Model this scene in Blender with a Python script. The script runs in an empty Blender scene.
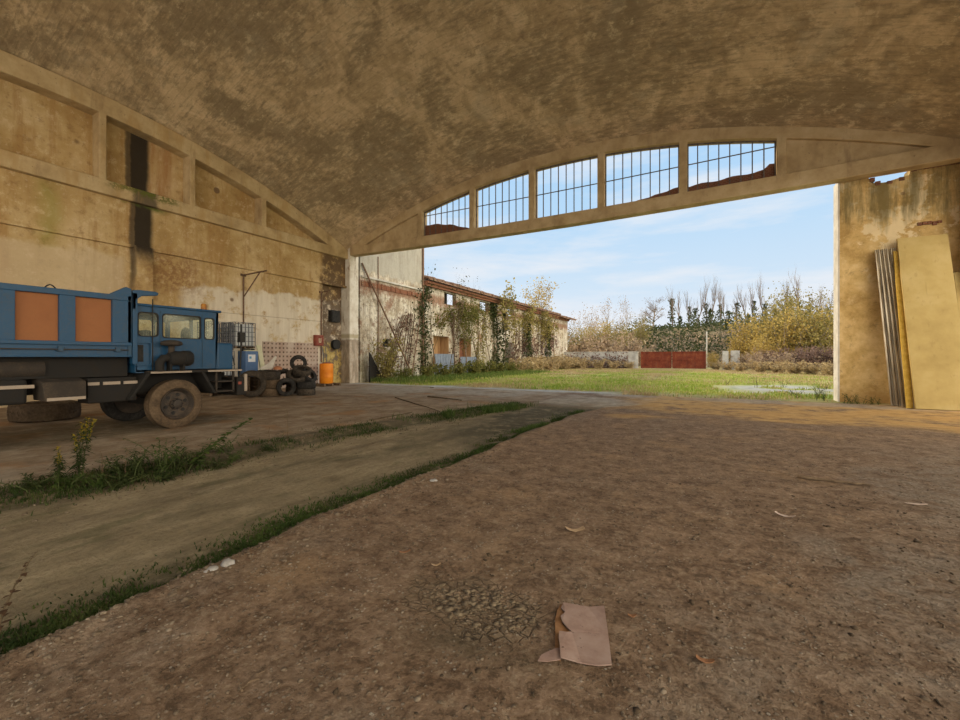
import bpy, bmesh, math, random
import numpy as np
from mathutils import Vector, Matrix
C = bpy.context.scene
COL = C.collection
PI = math.pi
R = math.radians

# ------------------------------------------------------------------ camera
cam_d = bpy.data.cameras.new('camera')
cam = bpy.data.objects.new('camera', cam_d); COL.objects.link(cam)
cam_d.sensor_width = 36.0
cam_d.lens = 426.0 / 960 * 36
cam_d.shift_y = -3 / 960
cam_d.clip_start = 0.05; cam_d.clip_end = 2000
cam.location = (0, 0, 1.6)
cam.rotation_euler = (R(90), 0, R(28.4))
C.camera = cam

# ------------------------------------------------------------------ colour management
C.view_settings.view_transform = 'Standard'
C.view_settings.look = 'None'
C.view_settings.gamma = 1
C.view_settings.use_curve_mapping = False
C.view_settings.exposure = 0.06
C.cycles.use_denoising = True
C.cycles.max_bounces = 10
C.cycles.diffuse_bounces = 6
C.cycles.transparent_max_bounces = 12

# ------------------------------------------------------------------ world: blue sky with thin cloud, plus a warm glow added off-camera to fill the hangar
SKY = dict(back=3.3, base=1.0)  # back sets the strength of the added fill glow
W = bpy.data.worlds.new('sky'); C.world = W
W.use_nodes = True
wt = W.node_tree; wt.nodes.clear()
def wn(t, **k):
    n = wt.nodes.new(t)
    for a, b in k.items(): setattr(n, a, b)
    return n
def wl(a, b): wt.links.new(a, b)
w_tc = wn('ShaderNodeTexCoord')
w_sep = wn('ShaderNodeSeparateXYZ'); wl(w_tc.outputs['Generated'], w_sep.inputs[0])
w_rmp = wn('ShaderNodeValToRGB')
els = w_rmp.color_ramp.elements
els[0].position = 0.0; els[0].color = (.88, .87, .88, 1)
els[1].position = 1.0; els[1].color = (.16, .36, .75, 1)
for p, c in ((.05, (.80, .83, .89, 1)), (.15, (.62, .76, .90, 1)), (.32, (.46, .68, .91, 1)), (.55, (.36, .60, .90, 1))):
    e = els.new(p); e.color = c
wl(w_sep.outputs['Z'], w_rmp.inputs[0])
w_map = wn('ShaderNodeMapping'); w_map.inputs['Scale'].default_value = (1.6, 1.6, 9.0); w_map.inputs['Rotation'].default_value = (0.12, 0.05, 0.4)
wl(w_tc.outputs['Generated'], w_map.inputs[0])
w_no = wn('ShaderNodeTexNoise'); w_no.inputs['Scale'].default_value = 2.2; w_no.inputs['Detail'].default_value = 7; w_no.inputs['Roughness'].default_value = .58
wl(w_map.outputs[0], w_no.inputs['Vector'])
w_cr = wn('ShaderNodeValToRGB'); w_cr.color_ramp.elements[0].position = .44; w_cr.color_ramp.elements[1].position = .74
wl(w_no.outputs['Fac'], w_cr.inputs[0])
w_cm = wn('ShaderNodeMath', operation='MULTIPLY'); w_cm.inputs[1].default_value = .75
wl(w_cr.outputs[0], w_cm.inputs[0])
w_mix = wn('ShaderNodeMix', data_type='RGBA'); w_mix.inputs['B'].default_value = (.88, .87, .88, 1)
wl(w_cm.outputs[0], w_mix.inputs['Factor']); wl(w_rmp.outputs[0], w_mix.inputs['A'])
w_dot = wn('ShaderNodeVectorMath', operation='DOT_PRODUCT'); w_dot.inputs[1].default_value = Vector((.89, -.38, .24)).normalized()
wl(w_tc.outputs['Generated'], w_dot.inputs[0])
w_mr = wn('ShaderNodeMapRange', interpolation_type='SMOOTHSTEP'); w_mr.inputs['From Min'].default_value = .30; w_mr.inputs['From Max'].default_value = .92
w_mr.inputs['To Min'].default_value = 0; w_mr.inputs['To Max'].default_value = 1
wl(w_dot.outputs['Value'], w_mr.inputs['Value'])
w_glow = wn('ShaderNodeMix', data_type='RGBA', blend_type='ADD'); w_glow.inputs['B'].default_value = (SKY['back'], SKY['back'] * .82, SKY['back'] * .56, 1)
wl(w_mr.outputs[0], w_glow.inputs['Factor']); wl(w_mix.outputs['Result'], w_glow.inputs['A'])
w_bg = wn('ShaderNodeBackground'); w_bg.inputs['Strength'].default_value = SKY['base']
wl(w_glow.outputs['Result'], w_bg.inputs['Color'])
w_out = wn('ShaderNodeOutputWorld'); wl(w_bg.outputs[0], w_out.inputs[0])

# ------------------------------------------------------------------ sun: low, over the long building on the left
SUN = dict(strength=3.6, az=Vector((-.95, .31, 0)).normalized(), el=R(24))
sd = bpy.data.lights.new('sun', 'SUN'); so = bpy.data.objects.new('sun', sd); COL.objects.link(so)
sd.energy = SUN['strength']; sd.color = (1, .82, .58); sd.angle = R(4)
_to = SUN['az'] * math.cos(SUN['el']) + Vector((0, 0, math.sin(SUN['el'])))
so.rotation_euler = (-_to).to_track_quat('-Z', 'Y').to_euler()
so.location = (-60, 40, 40)

# ------------------------------------------------------------------ shader helper
class NG:
    def __init__(s, name):
        s.mat = bpy.data.materials.new(name); s.mat.use_nodes = True
        s.t = s.mat.node_tree; s.t.nodes.clear()
        s.out = s.t.nodes.new('ShaderNodeOutputMaterial')
        s.b = s.t.nodes.new('ShaderNodeBsdfPrincipled')
        s.t.links.new(s.b.outputs[0], s.out.inputs[0])
        s.tc = s.t.nodes.new('ShaderNodeTexCoord'); s.pos = s.tc.outputs['Object']; s._xyz = None
    def n(s, t, **k):
        n = s.t.nodes.new(t)
        for a, b in k.items(): setattr(n, a, b)
        return n
    def put(s, v, sock):
        if isinstance(v, bpy.types.NodeSocket): s.t.links.new(v, sock)
        elif isinstance(v, (tuple, list)) and len(v) == 3 and sock.type == 'RGBA': sock.default_value = (*v, 1)
        else: sock.default_value = v
    def scaled(s, sc, loc=(0, 0, 0), rot=(0, 0, 0)):
        m = s.n('ShaderNodeMapping'); s.put(s.pos, m.inputs[0]); m.inputs['Scale'].default_value = sc; m.inputs['Location'].default_value = loc; m.inputs['Rotation'].default_value = rot
        return m.outputs[0]
    def noise(s, scale, detail=5, rough=.55, vec=None, dist=0):
        n = s.n('ShaderNodeTexNoise'); s.put(vec or s.pos, n.inputs['Vector']); n.inputs['Scale'].default_value = scale
        n.inputs['Detail'].default_value = detail; n.inputs['Roughness'].default_value = rough; n.inputs['Distortion'].default_value = dist
        return n.outputs['Fac']
    def vor(s, scale, feature='F1', vec=None, rnd=1):
        n = s.n('ShaderNodeTexVoronoi', feature=feature); s.put(vec or s.pos, n.inputs['Vector']); n.inputs['Scale'].default_value = scale; n.inputs['Randomness'].default_value = rnd
        return n
    def m(s, op, a, b=0, clamp=False):
        n = s.n('ShaderNodeMath', operation=op, use_clamp=clamp); s.put(a, n.inputs[0]); s.put(b, n.inputs[1]); return n.outputs[0]
    def mul(s, *a):
        r = a[0]
        for x in a[1:]: r = s.m('MULTIPLY', r, x)
        return r
    def add(s, a, b): return s.m('ADD', a, b)
    def sm(s, v, a, b):
        n = s.n('ShaderNodeMapRange', interpolation_type='SMOOTHSTEP'); s.put(v, n.inputs['Value'])
        if a <= b: n.inputs['From Min'].default_value = a; n.inputs['From Max'].default_value = b
        else:
            n.inputs['From Min'].default_value = b; n.inputs['From Max'].default_value = a; n.inputs['To Min'].default_value = 1; n.inputs['To Max'].default_value = 0
        return n.outputs[0]
    def band(s, v, a, b, w): return s.mul(s.sm(v, a - w, a + w), s.sm(v, b + w, b - w))
    def xyz(s):
        if not s._xyz:
            n = s.n('ShaderNodeSeparateXYZ'); s.put(s.pos, n.inputs[0]); s._xyz = n.outputs
        return s._xyz
    def ramp(s, f, st):
        n = s.n('ShaderNodeValToRGB'); s.put(f, n.inputs[0]); e = n.color_ramp.elements
        e[0].position = st[0][0]; e[0].color = (*st[0][1], 1); e[1].position = st[-1][0]; e[1].color = (*st[-1][1], 1)
        for p, c in st[1:-1]: x = e.new(p); x.color = (*c, 1)
        return n.outputs[0]
    def mix(s, f, a, b, blend='MIX'):
        n = s.n('ShaderNodeMix', data_type='RGBA', blend_type=blend); s.put(f, n.inputs['Factor']); s.put(a, n.inputs['A']); s.put(b, n.inputs['B']); return n.outputs['Result']
    def attr(s, name):
        n = s.n('ShaderNodeAttribute', attribute_name=name); return n.outputs['Fac']
    def done(s, col, rough=.9, h=None, bs=.4, bd=.02, metal=0, spec=.3, trans=None):
        s.put(col, s.b.inputs['Base Color']); s.put(rough, s.b.inputs['Roughness']); s.put(metal, s.b.inputs['Metallic']); s.b.inputs['Specular IOR Level'].default_value = spec
        if h is not None:
            n = s.n('ShaderNodeBump'); n.inputs['Strength'].default_value = bs; n.inputs['Distance'].default_value = bd; s.put(h, n.inputs['Height']); s.t.links.new(n.outputs[0], s.b.inputs['Normal'])
        return s.mat

def simple(name, c1, c2, scale=3, rough=.85, bump=.3, bd=.01, metal=0, spec=.3, c3=None, detail=5, stretch=(1, 1, 1)):
    g = NG(name); v = g.scaled(stretch)
    f = g.noise(scale, detail, .6, v)
    st = [(.36, c1), (.62, c2)] + ([(.74, c3)] if c3 else [])
    return g.done(g.ramp(f, st), rough, g.noise(scale * 5, 5, .6, v), bump, bd, metal, spec)

def leafmat(name, c1, c2, c3=None, scale=2.0, transl=.35):
    g = NG(name)
    f = g.noise(scale, 3, .6); f2 = g.noise(scale * 9, 2, .5)
    col = g.ramp(g.add(g.mul(f, .6), g.mul(f2, .4)), [(.36, c1), (.5, c2), (.64, c3 or c2)])
    g.done(col, .7, spec=.2)
    tr = g.n('ShaderNodeBsdfTranslucent'); g.put(col, tr.inputs['Color'])
    mx = g.n('ShaderNodeMixShader'); mx.inputs[0].default_value = transl
    g.t.links.new(g.b.outputs[0], mx.inputs[1]); g.t.links.new(tr.outputs[0], mx.inputs[2]); g.t.links.new(mx.outputs[0], g.out.inputs[0])
    return g.mat

# ------------------------------------------------------------------ materials
M = {}
def vault_mat():
    g = NG('vault_render')
    big = g.noise(.22, 6, .62, dist=.8); mid = g.noise(.8, 7, .68, g.scaled((1.2, .8, 1), rot=(0, 0, .7)), dist=1.0); fine = g.noise(4.5, 6, .7, g.scaled((.5, 1.7, 1), rot=(0, 0, .5)))
    x, y, z = g.xyz()
    col = g.ramp(mid, [(.30, (.37, .275, .16)), (.46, (.49, .37, .22)), (.58, (.63, .485, .30)), (.72, (.75, .61, .40))])
    moss = g.sm(g.add(g.mul(big, .6), g.mul(fine, .4)), .46, .58)
    col = g.mix(g.mul(moss, .75), col, (.25, .195, .12))
    grey = g.sm(g.noise(.5, 5, .7, g.scaled((1, 1, 1), (7, 3, 0))), .54, .68)
    col = g.mix(g.mul(grey, .4), col, (.44, .38, .27))
    pale = g.sm(g.noise(1.7, 6, .75, g.scaled((1, 1, 1), (1, 13, 0), (0, 0, .8))), .58, .66)
    col = g.mix(g.mul(pale, .5), col, (.78, .65, .42))
    sm2 = g.noise(2.6, 8, .8, g.scaled((.8, 1.3, 1), (5, 2, 0), (0, 0, .6)))
    col = g.mix(g.mul(g.sm(sm2, .53, .63), .6), col, (.23, .17, .105)); col = g.mix(g.mul(g.sm(sm2, .46, .38), .4), col, (.80, .66, .43))
    w = g.n('ShaderNodeTexWave', wave_type='BANDS', bands_direction='Y'); g.put(g.pos, w.inputs['Vector']); w.inputs['Scale'].default_value = 1.1; w.inputs['Distortion'].default_value = 1.2; w.inputs['Detail'].default_value = 3; w.inputs['Detail Scale'].default_value = 1.5
    lines = g.sm(w.outputs['Fac'], .12, 0.0)
    col = g.mix(g.mul(lines, .12), col, (.2, .15, .09))
    return g.done(col, .95, g.add(g.add(mid, g.mul(fine, .6)), g.mul(lines, -.15)), .5, .05)
M['vault'] = vault_mat()

def concrete_beam(name, damp_dark):
    g = NG(name)
    f = g.noise(1.1, 6, .65); st = g.noise(2.0, 6, .7, g.scaled((1.0, 1.0, .25)))
    col = g.ramp(f, [(.32, (.36, .26, .135)), (.5, (.49, .37, .205)), (.7, (.60, .48, .29))])
    col = g.mix(g.mul(g.sm(st, .54, .7), .6), col, (.28, .19, .105))
    col = g.mix(g.mul(g.sm(g.noise(9, 4, .6), .66, .72), .7), col, (.17, .11, .07))
    if damp_dark:
        x, y, z = g.xyz(); wob = g.add(g.noise(2.5, 5, .7), -.5)
        yy = g.add(y, g.mul(wob, .5))
        col = g.mix(g.mul(g.band(yy, 8.0, 8.85, .12), g.sm(z, 9.0, 8.6), .8), col, (.05, .04, .03))
        mo = g.mul(g.band(yy, 7.3, 9.6, .3), g.sm(g.add(z, g.mul(wob, .5)), 7.75, 7.95), g.sm(z, 8.5, 8.2), g.sm(g.noise(6, 5, .7), .40, .52))
        col = g.mix(g.mul(mo, .85), col, (.10, .12, .018))
        col = g.mix(g.mul(g.sm(g.noise(.9, 5, .7, g.scaled((1, 1, .2), (3, 3, 3))), .5, .62), .5), col, (.42, .27, .10))
    return g.done(col, .92, g.noise(14, 6, .7), .35, .02)
M['beam'] = concrete_beam('beam_concrete', False); M['beam_side'] = concrete_beam('damp_beam_concrete', True)

def wall_left_mat():
    g = NG('stained_plaster'); x, y, z = g.xyz()
    wob = g.mul(g.add(g.noise(1.2, 4, .6), -.5), .9)
    big = g.noise(.5, 6, .65); streak = g.noise(1.3, 6, .7, g.scaled((1, 1.6, .16))); fine = g.noise(6, 6, .7)
    col = g.ramp(big, [(.3, (.34, .215, .08)), (.5, (.48, .34, .155)), (.68, (.60, .46, .26))])
    col = g.mix(g.mul(g.sm(streak, .48, .64), .65), col, (.36, .21, .075))
    col = g.mix(g.mul(g.sm(fine, .56, .68), .35), col, (.66, .56, .40))
    mott = g.noise(2.4, 8, .8)
    col = g.mix(g.mul(g.sm(mott, .53, .63), .55), col, (.27, .165, .07)); col = g.mix(g.mul(g.sm(mott, .46, .38), .35), col, (.74, .62, .42))
    # whitewashed band right of the pilaster
    zz = g.add(z, wob); yy = g.add(y, wob)
    slope = g.add(zz, g.mul(y, -.055))
    wm = g.mul(g.sm(slope, 4.15, 3.95), g.sm(g.add(y, g.mul(wob, .6)), 9.6, 10.1))
    wm = g.m('MULTIPLY', wm, g.sm(g.noise(1.6, 6, .7), .68, .50))
    white = g.ramp(streak, [(.35, (.58, .51, .40)), (.6, (.76, .70, .58))])
    col = g.mix(g.mul(wm, .88), col, white)
    wm2 = g.mul(g.sm(zz, 5.5, 5.2), g.sm(y, 8.0, 7.7))
    col = g.mix(g.mul(wm2, .5), col, (.62, .52, .37))
    lo = g.mul(g.sm(zz, 2.3, .2), g.sm(fine, .3, .7))
    col = g.mix(g.mul(lo, .4), col, (.36, .27, .17))
    # rust run-off and damp by the pilaster
    ru = g.mul(g.band(yy, 8.4, 10.6, .7), g.band(zz, 4.3, 5.9, .5), g.sm(fine, .38, .6))
    col = g.mix(g.mul(ru, .8), col, (.24, .12, .05))
    ru2 = g.mul(g.band(yy, 8.6, 9.6, .3), g.band(zz, 7.8, 10.4, .5), g.sm(streak, .35, .6))
    col = g.mix(g.mul(ru2, .75), col, (.36, .18, .07))
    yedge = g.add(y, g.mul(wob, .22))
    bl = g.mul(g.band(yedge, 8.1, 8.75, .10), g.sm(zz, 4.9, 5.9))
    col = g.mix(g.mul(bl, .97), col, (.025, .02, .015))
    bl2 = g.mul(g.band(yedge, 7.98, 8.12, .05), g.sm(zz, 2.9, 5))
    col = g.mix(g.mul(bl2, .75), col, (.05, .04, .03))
    gr = g.mul(g.band(yy, 5.5, 5.9, .25), g.band(zz, 5.4, 7.6, .4))
    col = g.mix(g.mul(gr, .55), col, (.27, .26, .05))
    mo = g.mul(g.band(yy, 7.5, 9.3, .3), g.band(zz, 7.5, 8.05, .15))
    col = g.mix(g.mul(mo, .9), col, (.10, .13, .02))
    # corner by the column: dark brick and damp
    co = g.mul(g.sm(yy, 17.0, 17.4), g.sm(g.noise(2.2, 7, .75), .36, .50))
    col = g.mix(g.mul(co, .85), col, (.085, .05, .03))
    co2 = g.mul(g.sm(y, 17.1, 17.4), g.sm(zz, 2.6, 2.2))
    col = g.mix(g.mul(co2, g.sm(g.noise(2.2, 7, .75), .56, .46), .75), col, (.48, .36, .10))
    hole = g.sm(g.vor(.55, vec=g.scaled((1, 1, 1), (2, 3, 1))).outputs['Distance'], .09, .06)
    col = g.mix(g.mul(hole, .85), col, (.16, .10, .06))
    # flat brick joints in the lower courses
    joint = g.mul(g.band(z, 3.62, 3.65, .012), g.sm(y, 10.3, 10.5))
    col = g.mix(g.mul(joint, .6), col, (.25, .19, .12))
    return g.done(col, .95, g.add(g.mul(fine, .7), g.mul(hole, -1.5)), .45, .03)
M['wall'] = wall_left_mat()

def plaster_right():
    g = NG('peeling_plaster'); x, y, z = g.xyz()
    a = g.noise(1.3, 8, .72, dist=.15); st = g.noise(1.6, 6, .7, g.scaled((1.5, 1, .2))); fi = g.noise(7, 5, .65)
    col = g.ramp(a, [(.32, (.44, .28, .095)), (.48, (.64, .44, .175)), (.64, (.80, .60, .29))])
    mott = g.noise(2.1, 8, .8)
    col = g.mix(g.mul(g.sm(mott, .53, .64), .6), col, (.33, .20, .075)); col = g.mix(g.mul(g.sm(mott, .46, .38), .35), col, (.86, .70, .42))
    pale = g.mul(g.sm(g.noise(1.1, 6, .7, g.scaled((1, 1, 1), (4, 0, 2))), .52, .57), g.sm(z, 3.4, 5.4))
    col = g.mix(g.mul(pale, .8), col, (.84, .70, .44))
    gre = g.mul(g.sm(g.add(z, g.mul(st, 2.2)), 7.1, 8.0), g.sm(st, .36, .62))
    col = g.mix(g.mul(gre, .8), col, (.15, .125, .05))
    low = g.mul(g.sm(g.add(z, g.mul(a, .8)), 1.2, .6))
    col = g.mix(g.mul(low, .55), col, (.40, .22, .07))
    sp = g.sm(g.vor(1.1, vec=g.scaled((1, 1, 1), (.7, 0, .2))).outputs['Distance'], .1, .06)
    col = g.mix(g.mul(sp, .7), col, (.2, .12, .06))
    return g.done(col, .95, g.add(g.mul(fi, .6), a), .45, .03)
M['plaster_right'] = plaster_right()
M['jamb'] = simple('white_jamb', (.55, .51, .44), (.72, .69, .62), 2, .9, .3, .01, c3=(.45, .40, .32))
M['brick'] = None
def brick_mat(name, c1, c2, mortar, rot=(0, 0, 0), scale=4.0):
    g = NG(name)
    b = g.n('ShaderNodeTexBrick'); g.put(g.scaled((1, 1, 1), rot=rot), b.inputs['Vector']); b.inputs['Scale'].default_value = scale
    g.put(c1, b.inputs['Color1']); g.put(c2, b.inputs['Color2']); g.put(mortar, b.inputs['Mortar']); b.inputs['Mortar Size'].default_value = .018
    f = g.noise(3, 6, .7)
    col = g.mix(g.mul(g.sm(f, .5, .66), .5), b.outputs['Color'], (.18, .10, .06))
    return g.done(col, .95, g.add(g.mul(b.outputs['Fac'], -1), f), .6, .03)
M['brick'] = brick_mat('old_red_brick', (.25, .095, .05), (.17, .07, .04), (.27, .21, .15), (R(90), 0, 0))

def column_mat():
    g = NG('chipped_white_column'); x, y, z = g.xyz()
    a = g.noise(2.2, 6, .7); st = g.noise(3, 6, .7, g.scaled((1, 1, .3)))
    col = g.ramp(a, [(.3, (.56, .50, .40)), (.52, (.70, .66, .57)), (.7, (.76, .73, .66))])
    low = g.sm(g.add(z, g.mul(g.add(a, -.5), .5)), 2.75, 2.6)
    col = g.mix(g.mul(low, .8), col, g.ramp(st, [(.42, (.16, .11, .07)), (.55, (.32, .25, .18)), (.64, (.66, .61, .53))]))
    col = g.mix(g.mul(g.band(z, 2.75, 3.0, .06), .7), col, (.33, .27, .14))
    col = g.mix(g.mul(g.sm(st, .57, .64), .75), col, (.30, .21, .13))
    return g.done(col, .92, a, .4, .02)
M['column'] = column_mat()
M['hollow'] = None
def hollow_mat():
    g = NG('hollow_brick'); x, y, z = g.xyz()
    def cell(v, s): 
        fr = g.m('FRACT', g.mul(v, s)); return g.m('ABSOLUTE', g.add(fr, -.5))
    h = g.mul(g.sm(cell(y, 4.6), .24, .18), g.sm(cell(z, 4.6), .24, .18))
    n = g.noise(1.4, 6, .7); n2 = g.noise(20, 3, .6)
    col = g.ramp(n, [(.32, (.37, .26, .20)), (.5, (.46, .35, .28)), (.68, (.55, .46, .38))])
    hm = g.mul(h, g.sm(n, .64, .5))
    col = g.mix(g.mul(hm, .9), col, (.12, .075, .05))
    return g.done(col, .95, g.add(g.mul(hm, -1), g.mul(n2, .2)), .7, .03)
M['hollow'] = hollow_mat()

def floor_mat():
    g = NG('hangar_dirt'); x, y, z = g.xyz()
    a = g.noise(.8, 7, .65); b = g.noise(3.2, 7, .7); c = g.noise(22, 5, .7); sp = g.vor(34).outputs['Distance']; spc = g.vor(34).outputs['Color']
    road = g.attr('road'); left = g.attr('left'); conc = g.attr('conc'); damp_dark = g.attr('damp_dark'); crack = g.attr('crack'); baked = g.attr('baked'); gravel = g.attr('gravel')
    dirt = g.ramp(g.add(g.mul(b, .55), g.mul(c, .45)), [(.36, (.085, .053, .032)), (.47, (.18, .118, .073)), (.57, (.27, .185, .12)), (.68, (.375, .28, .195))])
    dirt = g.mix(g.mul(g.sm(a, .52, .68), .45), dirt, (.32, .205, .105))
    cl1 = g.noise(9, 7, .78); dirt = g.mix(g.mul(g.sm(cl1, .53, .62), .7), dirt, (.075, .05, .03)); dirt = g.mix(g.mul(g.sm(cl1, .46, .38), .5), dirt, (.36, .28, .19))
    grey = g.ramp(c, [(.35, (.10, .085, .065)), (.6, (.26, .225, .18))])
    dirt = g.mix(g.mul(gravel, g.sm(b, .35, .6), .75), dirt, grey)
    # small stones
    stone = g.mul(g.sm(sp, .34, .24), g.sm(g.noise(5, 4, .6), .48, .6))
    scol = g.ramp(spc, [(.2, (.15, .115, .08)), (.5, (.27, .22, .16)), (.85, (.46, .41, .33))])
    dirt = g.mix(g.mul(stone, .75), dirt, scol)
    cl = g.ramp(b, [(.35, (.44, .25, .08)), (.6, (.54, .34, .125))])
    dirt = g.mix(g.mul(baked, g.sm(a, .30, .55)), dirt, cl)  # warm sunlight near the opening, painted into the dirt colour
    rd = g.ramp(g.noise(1.9, 8, .76, g.scaled((1.7, .7, 1))), [(.32, (.155, .12, .072)), (.5, (.255, .205, .125)), (.68, (.35, .285, .18))])
    rd = g.mix(g.mul(g.sm(c, .50, .60), .4), rd, (.13, .10, .06)); rd = g.mix(g.mul(g.sm(g.noise(1.1, 7, .72, g.scaled((1.6, .6, 1), (9, 4, 0))), .53, .62), .5), rd, (.10, .095, .045))
    col = g.mix(road, dirt, rd)
    lf = g.ramp(g.noise(1.3, 8, .76, g.scaled((1.2, 1.0, 1))), [(.34, (.18, .125, .075)), (.5, (.28, .21, .14)), (.66, (.40, .33, .24))])
    lf = g.mix(g.mul(g.sm(g.noise(.7, 5, .6, g.scaled((1, 1, 1), (3, 3, 0))), .54, .66), .6), lf, (.34, .18, .075))
    col = g.mix(left, col, lf)
    cc = g.ramp(b, [(.36, (.25, .21, .155)), (.62, (.44, .39, .31))])
    col = g.mix(conc, col, cc)
    dk = g.mul(damp_dark, g.sm(b, .28, .55))
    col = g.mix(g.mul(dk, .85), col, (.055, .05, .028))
    ed = g.vor(13, 'DISTANCE_TO_EDGE', g.scaled((1, 1.25, 1))).outputs['Distance']
    ck = g.mul(crack, g.sm(g.add(ed, g.mul(g.add(c, -.5), .12)), .075, .015))
    col = g.mix(g.mul(crack, .3), col, (.25, .195, .125))
    col = g.mix(g.mul(ck, .35), col, (.06, .042, .027))
    hh = g.add(g.add(g.mul(c, .8), g.mul(stone, .5)), g.add(g.mul(ck, -1.6), g.mul(b, .5)))
    return g.done(col, .95, hh, .8, .03, spec=.15)
M['floor'] = floor_mat()

def ground_mat():
    g = NG('yard_grass_ground'); x, y, z = g.xyz()
    a = g.noise(.35, 6, .65); b = g.noise(2.5, 6, .7); conc = g.attr('conc'); dry = g.attr('dry')
    col = g.ramp(g.add(g.mul(a, .6), g.mul(b, .4)), [(.34, (.16, .25, .035)), (.46, (.27, .33, .065)), (.57, (.40, .38, .13)), (.68, (.50, .43, .22))])
    col = g.mix(g.mul(dry, .8), col, g.ramp(b, [(.35, (.26, .19, .09)), (.6, (.44, .35, .19))]))
    col = g.mix(conc, col, g.ramp(b, [(.36, (.30, .30, .28)), (.6, (.46, .46, .44))]))
    return g.done(col, .95, b, .6, .05, spec=.1)
M['ground'] = ground_mat()

def facade_mat():
    g = NG('ruined_facade_plaster'); x, y, z = g.xyz()
    a = g.noise(.7, 8, .72, dist=.6); b = g.noise(2.2, 8, .78); st = g.noise(1.5, 7, .75, g.scaled((1, 1.8, .2))); c = g.noise(7, 5, .75, g.scaled((1, 1, .6)))
    col = g.ramp(a, [(.3, (.36, .30, .21)), (.44, (.54, .48, .37)), (.54, (.68, .64, .54)), (.7, (.76, .73, .66))])
    col = g.mix(g.mul(g.sm(st, .46, .62), .75), col, (.27, .21, .145))
    far = g.sm(y, 26.5, 26.8); near = g.sm(y, 26.6, 26.3)
    amt = g.add(.45, g.mul(far, .5))
    col = g.mix(g.mul(g.sm(b, .51, .56), amt), col, (.14, .095, .06))
    col = g.mix(g.mul(g.sm(c, .53, .58), amt), col, (.09, .065, .04))
    z2 = g.add(z, g.mul(g.add(b, -.5), 1.6))
    brick = g.mul(g.band(z2, 5.8, 6.5, .2), near)
    brick2 = g.mul(g.sm(z2, 5.4, 6.3), far, g.sm(a, .70, .42))
    br = g.mul(g.sm(g.noise(.8, 7, .75, g.scaled((1, 1, 1), (3, 9, 1))), .555, .60), .85)
    f = g.m('MAXIMUM', g.m('MAXIMUM', brick, brick2), br)
    col = g.mix(g.mul(f, .85), col, g.ramp(c, [(.35, (.13, .065, .04)), (.6, (.31, .165, .10))]))
    up = g.mul(g.sm(z2, 6.9, 7.2), near)
    col = g.mix(g.mul(up, .9), col, g.ramp(st, [(.35, (.30, .285, .24)), (.6, (.44, .42, .36))]))
    gr = g.mul(g.sm(z2, 2.4, 1.0), g.sm(st, .35, .55))
    col = g.mix(g.mul(gr, .55), col, (.20, .19, .10))
    return g.done(col, .95, g.add(b, c), .7, .08)
M['facade'] = facade_mat()
M['tile'] = simple('clay_tile', (.17, .095, .065), (.27, .18, .13), 4, .9, .5, .03, c3=(.24, .22, .18))
M['bounce_slab'] = simple('pale_bounce_slab', (.50, .43, .33), (.64, .56, .44), 1.2, .95)
M['dark'] = simple('dark_void', (.02, .018, .015), (.04, .035, .03), 4)
M['wood_old'] = simple('brown_board', (.30, .17, .08), (.44, .27, .13), 3, .85, .3, .01, stretch=(1, 1, .3))
M['wood_red'] = simple('red_brown_board', (.17, .07, .04), (.27, .12, .07), 3, .85, .3, .01)
M['greyblue'] = simple('blue_grey_sheet', (.13, .165, .22), (.25, .29, .35), 3, .7, .3, .01, stretch=(1, 5, 1))
M['pipe'] = simple('rusty_pipe', (.10, .065, .045), (.22, .13, .08), 9, .8, .4, .005)
M['bar'] = simple('steel_glazing_bar', (.10, .085, .075), (.2, .17, .15), 9, .7, .3, .003)
M['rust'] = None
def rust_mat():
    g = NG('rusty_red_sheet'); x, y, z = g.xyz()
    a = g.noise(1.4, 6, .7); st = g.noise(3, 5, .7, g.scaled((1.6, 1, .25)))
    col = g.ramp(a, [(.32, (.10, .022, .012)), (.5, (.19, .04, .018)), (.7, (.27, .085, .035))])
    col = g.mix(g.mul(g.sm(st, .52, .66), .7), col, (.15, .05, .03))
    return g.done(col, .85, a, .3, .02)
M['rust'] = rust_mat()
M['grey_conc'] = simple('grey_concrete', (.36, .34, .30), (.55, .53, .48), 1.4, .95, .4, .03, c3=(.25, .22, .17))
# truck
def paint(name, c, dirt, amt=.5, rough=.45, sc=3):
    g = NG(name)
    f = g.noise(sc, 6, .68); f2 = g.noise(sc * 8, 5, .7)
    k = g.mul(g.sm(g.add(g.mul(f, .6), g.mul(f2, .4)), .44, .66), amt)
    col = g.mix(k, g.ramp(f, [(.3, tuple(v * .85 for v in c)), (.7, tuple(min(1, v * 1.12) for v in c))]), dirt)
    return g.done(col, g.add(rough, g.mul(k, .4)), f2, .1, .004, spec=.4)
M['blue'] = paint('truck_blue_paint', (.006, .062, .145), (.075, .065, .05), .4)
M['blue_dark'] = paint('truck_dark_blue_paint', (.013, .06, .12), (.07, .055, .04), .5)
M['orange_panel'] = paint('faded_orange_panel', (.30, .115, .04), (.22, .11, .055), .5, .7)
M['chassis'] = paint('dirty_chassis', (.011, .010, .009), (.032, .025, .018), .5, .8, 5)
M['stripe'] = paint('pale_stripe', (.36, .30, .24), (.25, .18, .12), .5, .7, 6)
M['plate'] = paint('dusty_plate', (.034, .027, .021), (.085, .063, .044), .6, .85, 5)
M['rubber'] = None
def rubber(name, c1, c2, c3):
    g = NG(name); f = g.noise(4, 6, .7); f2 = g.noise(18, 4, .6)
    col = g.ramp(g.add(g.mul(f, .6), g.mul(f2, .4)), [(.38, c1), (.52, c2), (.66, c3)])
    return g.done(col, .88, f2, .3, .008, spec=.2)
M['rubber'] = rubber('dusty_tyre_rubber', (.026, .022, .018), (.052, .042, .032), (.10, .08, .06))
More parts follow.
